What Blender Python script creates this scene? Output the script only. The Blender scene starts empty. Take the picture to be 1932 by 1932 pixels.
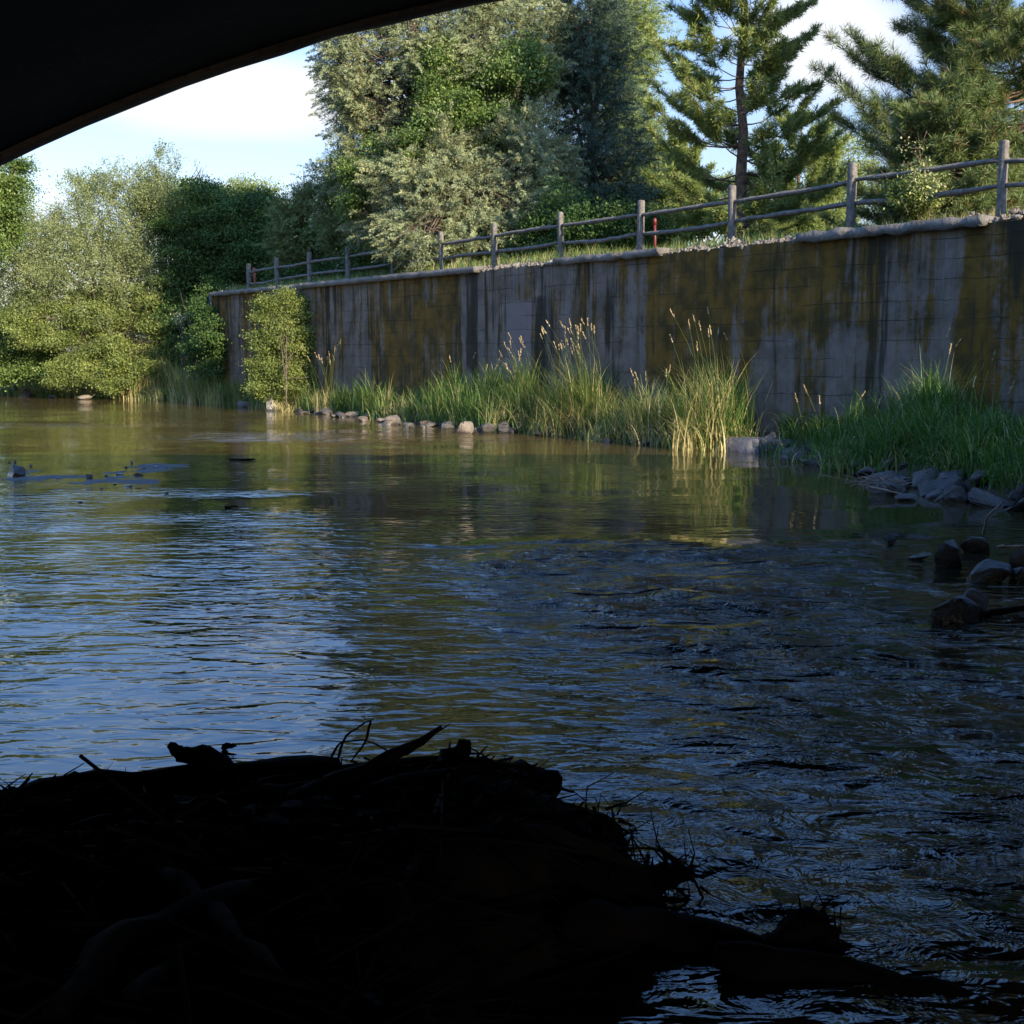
import bpy, bmesh, math, random
import numpy as np
from mathutils import Vector, noise as mnoise
R = np.random.default_rng(7)
random.seed(5)
sc = bpy.context.scene
COL = sc.collection
rad = math.radians

# ------------------------------------------------------------------ camera, sky, sun, exposure
F = 2391.0; HZ = 663.0; PITCH = math.atan((966 - HZ) / F); CH = 2.1
cam_d = bpy.data.cameras.new('camera'); cam = bpy.data.objects.new('camera', cam_d); COL.objects.link(cam)
cam.location = (0, 0, CH); cam.rotation_euler = (math.pi / 2 - PITCH, 0, 0)
cam_d.sensor_fit = 'HORIZONTAL'; cam_d.sensor_width = 36; cam_d.lens = 36 * F / 1932
cam_d.clip_start = 0.05; cam_d.clip_end = 3000
sc.camera = cam
SUN_AZ = 36.4; SUN_EL = 20.4      # azimuth from straight behind the camera towards the right
sd = Vector((math.sin(rad(SUN_AZ)) * math.cos(rad(SUN_EL)), -math.cos(rad(SUN_AZ)) * math.cos(rad(SUN_EL)), math.sin(rad(SUN_EL))))
sl = bpy.data.lights.new('sun', 'SUN'); sl.energy = 5.0; sl.angle = rad(0.5); sl.color = (1.0, 0.82, 0.58)
so = bpy.data.objects.new('sun', sl); COL.objects.link(so); so.rotation_euler = sd.to_track_quat('Z', 'Y').to_euler()
so.location = (20, -20, 20)
w = bpy.data.worlds.new('World'); sc.world = w; w.use_nodes = True
nt = w.node_tree; nt.nodes.clear()
def N(nt, typ, **kw):
    n = nt.nodes.new(typ)
    for k, v in kw.items():
        if k == 'inp':
            for kk, vv in v.items(): n.inputs[kk].default_value = vv
        else: setattr(n, k, v)
    return n
def mth(nt, op, a, b=None, clamp=False):
    n = nt.nodes.new('ShaderNodeMath'); n.operation = op; n.use_clamp = clamp
    for i, v in enumerate((a, b)):
        if v is None: continue
        if isinstance(v, (int, float)): n.inputs[i].default_value = v
        else: nt.links.new(v, n.inputs[i])
    return n.outputs[0]
def mix(nt, fac, a, b, mode='MIX'):
    n = nt.nodes.new('ShaderNodeMix'); n.data_type = 'RGBA'; n.blend_type = mode
    for i, v in ((0, fac), (6, a), (7, b)):
        if isinstance(v, (int, float)): n.inputs[i].default_value = v
        elif isinstance(v, tuple): n.inputs[i].default_value = (*v[:3], 1)
        else: nt.links.new(v, n.inputs[i])
    return n.outputs[2]
def ramp(nt, v, a, b):
    n = nt.nodes.new('ShaderNodeMapRange'); n.interpolation_type = 'SMOOTHSTEP'
    nt.links.new(v, n.inputs[0]); n.inputs[1].default_value = a; n.inputs[2].default_value = b
    return n.outputs[0]
sky = N(nt, 'ShaderNodeTexSky', sky_type='NISHITA', sun_disc=False)
sky.sun_elevation = rad(SUN_EL); sky.sun_rotation = rad(180 - SUN_AZ)
sky.air_density = 1.0; sky.dust_density = 0.6; sky.ozone_density = 2.2
tc = N(nt, 'ShaderNodeTexCoord')
mp = N(nt, 'ShaderNodeMapping'); mp.inputs['Scale'].default_value = (1.6, 1.6, 6.0); mp.inputs['Location'].default_value = (0.35, 0.1, 0.2)
nt.links.new(tc.outputs['Generated'], mp.inputs[0])
cn = N(nt, 'ShaderNodeTexNoise', inp={'Scale': 1.7, 'Detail': 7, 'Roughness': 0.55}); nt.links.new(mp.outputs[0], cn.inputs['Vector'])
cl = ramp(nt, cn.outputs[0], 0.5, 0.72)
# one flat bright cloud low over the left bank
def dirpx(x, y):
    a = (x - 966) / F; b = (966 - y) / F
    return Vector((a, math.cos(PITCH) + b * math.sin(PITCH), -math.sin(PITCH) + b * math.cos(PITCH))).normalized()
def blob(x, y, rx, rz):
    d = dirpx(x, y)
    m = N(nt, 'ShaderNodeMapping'); m.vector_type = 'POINT'
    nt.links.new(tc.outputs['Generated'], m.inputs[0])
    m.inputs['Scale'].default_value = (1 / rx, 1 / rx, 1 / rz)
    m.inputs['Location'].default_value = (-d.x / rx, -d.y / rx, -d.z / rz)
    l = N(nt, 'ShaderNodeVectorMath', operation='LENGTH'); nt.links.new(m.outputs[0], l.inputs[0])
    e = mth(nt, 'ADD', l.outputs['Value'], mth(nt, 'MULTIPLY', mth(nt, 'SUBTRACT', cn.outputs[0], 0.5), 1.8))
    return ramp(nt, e, 1.25, 0.45)
c2 = mth(nt, 'MAXIMUM', blob(430, 185, 0.11, 0.028), mth(nt, 'MULTIPLY', blob(110, 400, 0.04, 0.02), .5))
c2 = mth(nt, 'MAXIMUM', c2, blob(1560, 60, 0.07, 0.06))
szz = N(nt, 'ShaderNodeSeparateXYZ'); nt.links.new(tc.outputs['Generated'], szz.inputs[0])
lowz = ramp(nt, szz.outputs[2], .42, .12)
call = mth(nt, 'MAXIMUM', mth(nt, 'MULTIPLY', mth(nt, 'MULTIPLY', cl, 0.12), lowz), c2)
hi = ramp(nt, szz.outputs[2], .24, .42)                 # unseen upper sky, boost added to brighten and blue the water reflections
sk0 = mix(nt, 1.0, sky.outputs[0], (1.0, .90, .93), 'MULTIPLY')
sk1 = mix(nt, ramp(nt, szz.outputs[2], .1, .32), sk0, mix(nt, 1.0, sk0, (1.1, 1.25, 1.42), 'MULTIPLY'))
skyb = mix(nt, hi, sk1, mix(nt, 1.0, sky.outputs[0], (1.6, 2.0, 2.55), 'MULTIPLY'))
skyc = mix(nt, call, skyb, (4.6, 4.8, 5.1))
bg = N(nt, 'ShaderNodeBackground'); bg.inputs[1].default_value = 0.096
nt.links.new(skyc, bg.inputs[0]); wo = N(nt, 'ShaderNodeOutputWorld'); nt.links.new(bg.outputs[0], wo.inputs[0])
sc.view_settings.view_transform = 'Standard'; sc.view_settings.look = 'None'
sc.view_settings.exposure = 1.2; sc.view_settings.gamma = 1.0
sc.render.engine = 'CYCLES'
sc.cycles.max_bounces = 6; sc.cycles.diffuse_bounces = 3; sc.cycles.glossy_bounces = 3; sc.cycles.transmission_bounces = 3
sc.cycles.use_denoising = True

# ------------------------------------------------------------------ geometry of the place
def ray(x, y):
    a = (x - 966) / F; b = (966 - y) / F
    return np.array([a, math.cos(PITCH) + b * math.sin(PITCH), -math.sin(PITCH) + b * math.cos(PITCH)])
def onz(x, y, z=0.0):
    r = ray(x, y); return r * ((z - CH) / r[2]) + [0, 0, CH]
def aty(x, y, Y):
    r = ray(x, y); return r * (Y / r[1]) + [0, 0, CH]
WALL_H = 4.5
PA = onz(1932, 401, WALL_H); PB = onz(400, 552, WALL_H)
AL = (PB - PA)[:2]; WLEN = float(np.hypot(*AL)); AL = AL / WLEN; NB = np.array([AL[1], -AL[0]])
def st2w(s, t, z=0.0):
    p = PA[:2] + AL * s + NB * t
    return np.array([p[0], p[1], z])
def w2st(p):
    d = np.array(p[:2]) - PA[:2]; return float(d @ AL), float(d @ NB)
def ont(x, y, t):                       # the sight line meets the vertical plane at t behind the wall face
    r = ray(x, y); k = (t + PA[:2] @ NB) / (r[:2] @ NB)
    return r * k + [0, 0, CH]
SHPX = [(1932, 975), (1800, 955), (1700, 932), (1620, 905), (1530, 880), (1430, 862), (1350, 852), (1150, 832), (1000, 818), (870, 815), (750, 800), (650, 788), (500, 772), (400, 758), (250, 755), (100, 749), (0, 747)]
SH = sorted([w2st(onz(*q)) for q in SHPX] + [(-9, -7.5), (-18, -9.0), (-40, -12), (70, -12), (100, -25), (160, -40)])
SHS = np.array([a for a, b in SH]); SHT = np.array([b for a, b in SH])
def tshore(s): return np.interp(s, SHS, SHT)
def gz(s, t):
    s = np.asarray(s, float); t = np.asarray(t, float)
    d = t - tshore(s) - .4                              # metres inland
    sst = lambda x: np.clip(x, 0, 1) ** 2 * (3 - 2 * np.clip(x, 0, 1))
    z = -0.8 + 0.85 * sst((d + .9) / 1.4) + 0.6 * sst((d - 0.3) / 1.4)
    lb = -t - 34                                         # the camera side bank, out of view
    z = np.maximum(z, -0.8 + 3.0 * sst(lb / 5))
    back = 4.42 * np.ones_like(s)
    far = 0.7 + 3.7 * sst((t - 1.5) / 14)
    behind = (t > 0.3)
    z = np.where(behind & (s < WLEN - 0.1), back, z)
    z = np.where(behind & (s >= WLEN - 0.1), np.maximum(z, far), z)
    return z

# ------------------------------------------------------------------ mesh helpers
def finish(name, me, mat, parent=None, smooth=False):
    o = bpy.data.objects.new(name, me); COL.objects.link(o)
    if mat: me.materials.append(mat)
    if parent: o.parent = parent; 
    if smooth: me.polygons.foreach_set('use_smooth', np.ones(len(me.polygons), bool))
    return o
def raw(name, V, Fc, mat, parent=None, smooth=False, attrs=None):
    """V (n,3); Fc (m,k) same sized faces; world coordinates"""
    V = np.asarray(V, np.float32); Fc = np.asarray(Fc, np.int32)
    if parent is not None: V = V - np.array(parent.location, np.float32)
    me = bpy.data.meshes.new(name); m, k = Fc.shape
    me.vertices.add(len(V)); me.vertices.foreach_set('co', V.ravel())
    me.loops.add(m * k); me.loops.foreach_set('vertex_index', Fc.ravel())
    me.polygons.add(m); me.polygons.foreach_set('loop_start', np.arange(0, m * k, k, dtype=np.int32))
    me.polygons.foreach_set('loop_total', np.full(m, k, np.int32))
    me.update(calc_edges=True)
    for an, av in (attrs or {}).items():
        a = me.attributes.new(an, 'FLOAT', 'POINT'); a.data.foreach_set('value', np.asarray(av, np.float32))
    return finish(name, me, mat, parent, smooth)
def tag(o, label=None, cat=None, group=None, kind=None):
    if label: o['label'] = label
    if cat: o['category'] = cat
    if group: o['group'] = group
    if kind: o['kind'] = kind
    return o
def thing(name, loc, label, cat, group=None):
    o = bpy.data.objects.new(name, None); COL.objects.link(o); o.location = tuple(float(v) for v in loc)
    o.empty_display_size = 0.2
    return tag(o, label, cat, group)
def grid(nu, nv):
    i = np.arange(nu - 1)[:, None] * nv + np.arange(nv - 1)[None, :]
    return np.stack([i, i + nv, i + nv + 1, i + 1], -1).reshape(-1, 4)
def fbm(P, sc_=1.0, oct=3, seed=0.0):
    out = np.empty(len(P))
    for i, p in enumerate(P):
        out[i] = mnoise.fractal((p[0] * sc_ + seed, p[1] * sc_ + seed * .7, p[2] * sc_), 1.0, 2.0, oct)
    return out
class Tubes:
    def __init__(s): s.V = []; s.Q = []; s.n = 0; s.T = []
    def add(s, pts, rads, sides=6, tint=0.5, rough=0.0):
        P = np.asarray(pts, float); k = len(P); rads = np.broadcast_to(np.asarray(rads, float), (k,))
        d = np.gradient(P, axis=0); d /= np.linalg.norm(d, axis=1)[:, None] + 1e-9
        ref = np.array([0, 0, 1.0]) if abs(d[:, 2]).mean() < 0.8 else np.array([1.0, 0, 0])
        u = np.cross(d, ref); u /= np.linalg.norm(u, axis=1)[:, None] + 1e-9
        v = np.cross(d, u)
        a = np.linspace(0, 2 * math.pi, sides, endpoint=False)
        rr = rads[:, None] * (1 + rough * R.uniform(-1, 1, (k, sides)))
        ring = P[:, None, :] + rr[..., None] * (np.cos(a)[None, :, None] * u[:, None, :] + np.sin(a)[None, :, None] * v[:, None, :])
        V = ring.reshape(-1, 3)
        base = s.n
        q = []
        for i in range(k - 1):
            for j in range(sides):
                j2 = (j + 1) % sides
                q.append((base + i * sides + j, base + i * sides + j2, base + (i + 1) * sides + j2, base + (i + 1) * sides + j))
        # end caps: centre vertices as degenerate quads
        c0 = base + k * sides; V = np.vstack([V, P[0], P[-1]])
        for j in range(0, sides, 2):
            q.append((c0, base + (j + 2) % sides, base + (j + 1) % sides, base + j))
            e = base + (k - 1) * sides
            q.append((c0 + 1, e + j, e + (j + 1) % sides, e + (j + 2) % sides))
        s.V.append(V); s.Q += q; s.n += len(V); s.T.append(np.full(len(V), tint))
    def build(s, name, mat, parent=None, smooth=True):
        return raw(name, np.vstack(s.V), np.array(s.Q), mat, parent, smooth, {'tint': np.concatenate(s.T)})
def unit(a): return a / (np.linalg.norm(a, axis=-1, keepdims=True) + 1e-9)
def leaf_arrays(P, D, L, W, Nrm=None):
    """rhombic leaves at P along D, length L, width W (arrays)"""
    n = len(P); L = np.broadcast_to(L, (n,)); W = np.broadcast_to(W, (n,))
    if Nrm is None: Nrm = unit(R.normal(size=(n, 3)))
    S = unit(np.cross(D, Nrm))
    tip = P + D * L[:, None]; mid = P + D * (L * 0.45)[:, None]
    V = np.stack([P, mid + S * (W / 2)[:, None], tip, mid - S * (W / 2)[:, None]], 1).reshape(-1, 3)
    return V
def leaves(name, P, D, L, W, tint, mat, parent=None, Nrm=None):
    V = leaf_arrays(P, D, L, W, Nrm); n = len(P)
    return raw(name, V, np.arange(n * 4).reshape(n, 4), mat, parent, False, {'tint': np.repeat(tint, 4)})

# ------------------------------------------------------------------ materials
def material(name):
    m = bpy.data.materials.new(name); m.use_nodes = True; nt = m.node_tree; nt.nodes.clear()
    out = nt.nodes.new('ShaderNodeOutputMaterial'); b = nt.nodes.new('ShaderNodeBsdfPrincipled')
    nt.links.new(b.outputs[0], out.inputs[0]); return m, nt, b, out
def attr(nt, name):
    a = nt.nodes.new('ShaderNodeAttribute'); a.attribute_name = name; return a.outputs['Fac']
def cramp(nt, v, stops):
    n = nt.nodes.new('ShaderNodeValToRGB'); el = n.color_ramp.elements
    while len(el) < len(stops): el.new(0.5)
    for e, (p, c) in zip(el, stops): e.position = p; e.color = (*c, 1)
    nt.links.new(v, n.inputs[0]); return n.outputs[0]
def nz(nt, scale, detail=4, rough=0.55, vec=None, out=0):
    n = N(nt, 'ShaderNodeTexNoise', inp={'Scale': scale, 'Detail': detail, 'Roughness': rough})
    if vec is not None: nt.links.new(vec, n.inputs['Vector'])
    return n.outputs[out]
def objvec(nt, scale=(1, 1, 1)):
    t = N(nt, 'ShaderNodeTexCoord'); m = N(nt, 'ShaderNodeMapping'); m.inputs['Scale'].default_value = scale
    nt.links.new(t.outputs['Object'], m.inputs[0]); return m.outputs[0]
def bump(nt, b, h, dist, strength=1.0):
    n = N(nt, 'ShaderNodeBump'); n.inputs['Strength'].default_value = strength; n.inputs['Distance'].default_value = dist
    nt.links.new(h, n.inputs['Height']); nt.links.new(n.outputs[0], b.inputs['Normal']); return n
def leafmat(name, stops, trans=0.3, rough=0.6, spec=0.3):
    m, nt, b, out = material(name)
    stops = [(p, tuple(v * 1.2 for v in c_)) for p, c_ in stops]
    c = cramp(nt, attr(nt, 'tint'), stops)
    nt.links.new(c, b.inputs['Base Color']); b.inputs['Roughness'].default_value = rough
    b.inputs['Specular IOR Level'].default_value = spec
    tr = N(nt, 'ShaderNodeBsdfTranslucent'); c2 = mix(nt, 1.0, c, (1.0, 1.15, 0.5), 'MULTIPLY'); nt.links.new(c2, tr.inputs[0])
    mx = N(nt, 'ShaderNodeMixShader'); mx.inputs[0].default_value = trans
    nt.links.new(b.outputs[0], mx.inputs[1]); nt.links.new(tr.outputs[0], mx.inputs[2]); nt.links.new(mx.outputs[0], out.inputs[0])
    return m
M = {}
M['juniper'] = leafmat('juniper_foliage', [(0, (.09, .085, .04)), (.3, (.155, .19, .10)), (.7, (.22, .26, .145)), (1, (.30, .31, .16))], .15)
M['juniper_blue'] = leafmat('blue_juniper_foliage', [(0, (.02, .032, .025)), (.5, (.042, .075, .052)), (1, (.075, .115, .08))], .15)
M['arbor'] = leafmat('arborvitae_foliage', [(0, (.08, .11, .035)), (.5, (.16, .215, .07)), (1, (.23, .28, .10))], .2)
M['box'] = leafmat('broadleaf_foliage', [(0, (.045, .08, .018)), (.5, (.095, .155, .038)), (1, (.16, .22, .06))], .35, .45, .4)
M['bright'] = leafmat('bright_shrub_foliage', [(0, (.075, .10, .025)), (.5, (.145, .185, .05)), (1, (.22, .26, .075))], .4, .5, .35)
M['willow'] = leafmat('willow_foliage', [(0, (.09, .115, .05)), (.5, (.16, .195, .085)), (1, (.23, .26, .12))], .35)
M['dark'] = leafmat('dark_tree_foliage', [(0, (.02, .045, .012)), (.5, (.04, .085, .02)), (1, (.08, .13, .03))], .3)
M['pine'] = leafmat('pine_needles', [(0, (.16, .10, .035)), (.15, (.065, .10, .03)), (.6, (.13, .175, .055)), (1, (.21, .25, .08))], .15, .5, .35)
M['pine_dark'] = leafmat('dark_pine_needles', [(0, (.15, .09, .03)), (.15, (.045, .07, .022)), (.6, (.08, .12, .035)), (1, (.15, .18, .055))], .15, .5, .35)
M['pine_far'] = leafmat('far_pine_needles', [(0, (.09, .12, .035)), (.5, (.15, .20, .06)), (1, (.22, .26, .085))], .25)
M['grass'] = leafmat('reed_grass_blades', [(0, (.045, .10, .025)), (.4, (.10, .18, .045)), (.7, (.20, .26, .08)), (.85, (.34, .31, .15)), (1, (.45, .36, .2))], .35, .45, .4)
M['straw'] = leafmat('dry_seed_heads', [(0, (.09, .13, .035)), (.3, (.30, .23, .12)), (1, (.52, .42, .25))], .3)
M['silver'] = leafmat('silver_leaves', [(0, (.16, .2, .13)), (1, (.3, .34, .25))], .3)
def woodmat(name, c1, c2, rough=.85, sc_=6, spec=.3, bd=.01):
    m, nt, b, out = material(name)
    v = objvec(nt); n1 = nz(nt, sc_, 6, .65, v)
    c = mix(nt, ramp(nt, n1, .35, .65), c1, c2)
    tn = attr(nt, 'tint'); c = mix(nt, 1.0, c, cramp(nt, tn, [(0, (.6, .6, .6)), (1, (1.4, 1.35, 1.3))]), 'MULTIPLY')
    nt.links.new(c, b.inputs['Base Color']); b.inputs['Roughness'].default_value = rough; b.inputs['Specular IOR Level'].default_value = spec
    bump(nt, b, nz(nt, sc_ * 4, 5, .6, v), bd); return m
M['bark'] = woodmat('grey_brown_bark', (.05, .038, .03), (.11, .085, .07))
M['pinebark'] = woodmat('pine_bark', (.06, .045, .035), (.20, .135, .10))
M['twig'] = woodmat('pale_dead_twigs', (.16, .12, .09), (.30, .23, .18))
M['stem'] = woodmat('grey_shrub_stems', (.06, .05, .04), (.12, .10, .08))
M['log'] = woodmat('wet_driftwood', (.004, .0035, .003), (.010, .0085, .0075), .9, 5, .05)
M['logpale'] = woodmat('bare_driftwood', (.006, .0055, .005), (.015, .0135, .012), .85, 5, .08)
def weathered():
    m, nt, b, out = material('weathered_fence_wood')
    g = N(nt, 'ShaderNodeNewGeometry')
    v = N(nt, 'ShaderNodeMapping'); v.inputs['Scale'].default_value = (3, 3, 3); nt.links.new(g.outputs['Position'], v.inputs[0])
    n1 = nz(nt, 3, 6, .7, v.outputs[0]); n2 = nz(nt, 14, 4, .6, v.outputs[0])
    c = mix(nt, ramp(nt, n1, .35, .7), (.085, .08, .074), (.19, .178, .16)); c = mix(nt, ramp(nt, n2, .6, .75), c, (.05, .045, .04))
    nt.links.new(c, b.inputs['Base Color']); b.inputs['Roughness'].default_value = .9; bump(nt, b, n2, .02); return m
M['fence'] = weathered()
def rockmat(name, c1, c2, c3, rough, wet=True):
    m, nt, b, out = material(name)
    g = N(nt, 'ShaderNodeNewGeometry'); oi = N(nt, 'ShaderNodeObjectInfo')
    n1 = nz(nt, 3.0, 7, .65, g.outputs['Position']); n2 = nz(nt, 18, 5, .6, g.outputs['Position'])
    c = mix(nt, ramp(nt, n1, .35, .65), c1, c2); c = mix(nt, ramp(nt, n2, .55, .75), c, c3)
    c = mix(nt, mth(nt, 'MULTIPLY', oi.outputs['Random'], .6), c, c3)
    sx = N(nt, 'ShaderNodeSeparateXYZ'); nt.links.new(g.outputs['Position'], sx.inputs[0])
    wline = ramp(nt, mth(nt, 'ADD', sx.outputs[2], mth(nt, 'MULTIPLY', n1, .06)), .12, .05)     # wet band near the water
    c = mix(nt, mth(nt, 'MULTIPLY', wline, .7), c, (.02, .018, .014))
    nt.links.new(c, b.inputs['Base Color'])
    nt.links.new(mth(nt, 'SUBTRACT', rough, mth(nt, 'MULTIPLY', wline, .45)), b.inputs['Roughness'])
    bump(nt, b, mth(nt, 'ADD', n1, mth(nt, 'MULTIPLY', n2, .4)), .05); return m
M['rock'] = rockmat('grey_river_rock', (.05, .048, .046), (.115, .108, .10), (.03, .029, .028), .75)
M['rock_brown'] = rockmat('tan_river_rock', (.12, .10, .078), (.22, .185, .15), (.08, .065, .052), .8)
M['rock_white'] = rockmat('pale_river_rock', (.55, .49, .40), (.68, .62, .52), (.4, .35, .28), .8)
M['rock_dark'] = rockmat('dark_wet_rock', (.018, .017, .016), (.04, .037, .034), (.01, .01, .009), .5)
def paint(name, col):
    m, nt, b, out = material(name); n = nz(nt, 12, 4, .6, objvec(nt))
    nt.links.new(mix(nt, ramp(nt, n, .4, .7), col, tuple(c * .6 for c in col)), b.inputs['Base Color']); b.inputs['Roughness'].default_value = .5; return m
M['red'] = paint('faded_red_paint', (.13, .012, .012)); M['orange'] = paint('rusty_orange_paint', (.2, .05, .02))
def wallmat():
    m, nt, b, out = material('stained_board_marked_concrete')
    u = attr(nt, 'along'); z = attr(nt, 'height'); moss = attr(nt, 'moss'); drk = attr(nt, 'dark'); pat = attr(nt, 'patch')
    def cv(a, c_):
        x = N(nt, 'ShaderNodeCombineXYZ'); nt.links.new(mth(nt, 'MULTIPLY', u, a), x.inputs[0]); nt.links.new(mth(nt, 'MULTIPLY', z, c_), x.inputs[2]); return x.outputs[0]
    st1 = nz(nt, 1.0, 6, .6, cv(2.6, .28)); st2 = nz(nt, 1.0, 5, .6, cv(9, .6)); fine = nz(nt, 1.0, 8, .7, cv(7, 7)); mid = nz(nt, 1.0, 6, .6, cv(1.7, 1.7))
    broad = nz(nt, 1.0, 4, .6, cv(.45, .5))
    grey = mix(nt, ramp(nt, mid, .3, .7), (.100, .081, .064), (.19, .158, .128))
    grey = mix(nt, mth(nt, 'MULTIPLY', ramp(nt, st1, .45, .62), .55), grey, (.085, .07, .045))
    grey = mix(nt, mth(nt, 'MULTIPLY', ramp(nt, fine, .55, .75), .6), grey, (.06, .055, .055))
    grey = mix(nt, mth(nt, 'MULTIPLY', ramp(nt, st2, .5, .7), .5), grey, (.19, .18, .19))
    # paler plaster where the low water has kept the wall clean
    grey = mix(nt, mth(nt, 'MULTIPLY', pat, .8), grey, (.18, .15, .142))
    mf = mth(nt, 'ADD', mth(nt, 'ADD', moss, mth(nt, 'MULTIPLY', mth(nt, 'SUBTRACT', broad, .48), 1.0)), mth(nt, 'ADD', mth(nt, 'MULTIPLY', mth(nt, 'SUBTRACT', st1, .5), 2.6), mth(nt, 'ADD', mth(nt, 'MULTIPLY', mth(nt, 'SUBTRACT', st2, .5), 1.5), mth(nt, 'MULTIPLY', mth(nt, 'SUBTRACT', fine, .5), 1.5))))
    mcol = mix(nt, ramp(nt, mid, .35, .65), (.052, .036, .006), (.15, .08, .008))
    mcol = mix(nt, mth(nt, 'MULTIPLY', ramp(nt, st2, .55, .7), .7), mcol, (.026, .033, .018))
    c = mix(nt, mth(nt, 'MULTIPLY', ramp(nt, mf, .12, .75), .95), grey, mcol)
    df = mth(nt, 'ADD', drk, mth(nt, 'ADD', mth(nt, 'MULTIPLY', mth(nt, 'SUBTRACT', st2, .5), 2.6), mth(nt, 'MULTIPLY', mth(nt, 'SUBTRACT', st1, .5), 2.0)))
    c = mix(nt, mth(nt, 'MULTIPLY', ramp(nt, df, .35, .95), .8), c, (.018, .018, .013))
    # board lines
    zz = mth(nt, 'ADD', z, mth(nt, 'MULTIPLY', mid, .16))
    fr = mth(nt, 'FRACT', mth(nt, 'MULTIPLY', zz, 1 / .37))
    ln = mth(nt, 'MULTIPLY', ramp(nt, mth(nt, 'ABSOLUTE', mth(nt, 'SUBTRACT', fr, .5)), .035, .01), ramp(nt, nz(nt, 1, 4, .6, cv(.6, 7)), .42, .6))
    c = mix(nt, mth(nt, 'MULTIPLY', ln, .42), c, (.03, .027, .025))
    nt.links.new(c, b.inputs['Base Color']); b.inputs['Roughness'].default_value = .9; b.inputs['Specular IOR Level'].default_value = .2
    h = mth(nt, 'SUBTRACT', mth(nt, 'MULTIPLY', fine, .5), ln); bump(nt, b, h, .015); return m
M['wall'] = wallmat()
def concmat(name, c1, c2, rough=.9, spec=.2, bd=.03):
    m, nt, b, out = material(name); g = N(nt, 'ShaderNodeNewGeometry')
    n1 = nz(nt, 1.3, 7, .65, g.outputs['Position']); n2 = nz(nt, 14, 6, .7, g.outputs['Position'])
    c = mix(nt, ramp(nt, n1, .3, .7), c1, c2); c = mix(nt, mth(nt, 'MULTIPLY', ramp(nt, n2, .5, .7), .6), c, tuple(v * .35 for v in c1))
    nt.links.new(c, b.inputs['Base Color']); b.inputs['Roughness'].default_value = rough; b.inputs['Specular IOR Level'].default_value = spec
    bump(nt, b, n2, bd); return m
M['coping'] = concmat('weathered_coping_concrete', (.12, .116, .105), (.21, .2, .185))
M['rubble'] = concmat('broken_aggregate_concrete', (.2, .18, .155), (.36, .33, .29), .9, .2, .08)
M['bridge'] = concmat('shaded_bridge_concrete', (.02, .017, .014), (.034, .028, .024), .9, .1)  # darkened so the vault reads unlit; recess shade put into the colour
M['rib'] = concmat('arch_rib_concrete', (.12, .095, .08), (.17, .14, .115), .9, .1)  # paler than the vault: light under the arch edge put into the colour
M['footing'] = concmat('footing_concrete', (.13, .13, .14), (.19, .19, .2))
def groundmat():
    m, nt, b, out = material('bank_soil_and_grass'); g = N(nt, 'ShaderNodeNewGeometry')
    n1 = nz(nt, .8, 6, .6, g.outputs['Position']); n2 = nz(nt, 9, 6, .7, g.outputs['Position'])
    sx = N(nt, 'ShaderNodeSeparateXYZ'); nt.links.new(g.outputs['Position'], sx.inputs[0])
    soil = mix(nt, ramp(nt, n2, .35, .65), (.03, .022, .015), (.07, .055, .038))
    gr = mix(nt, ramp(nt, n2, .35, .65), (.05, .08, .02), (.14, .13, .05))
    c = mix(nt, mth(nt, 'MULTIPLY', ramp(nt, sx.outputs[2], .5, 1.5), ramp(nt, n1, .3, .5)), soil, gr)
    nt.links.new(c, b.inputs['Base Color']); b.inputs['Roughness'].default_value = 1; bump(nt, b, n2, .05); return m
M['ground'] = groundmat()
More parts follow.
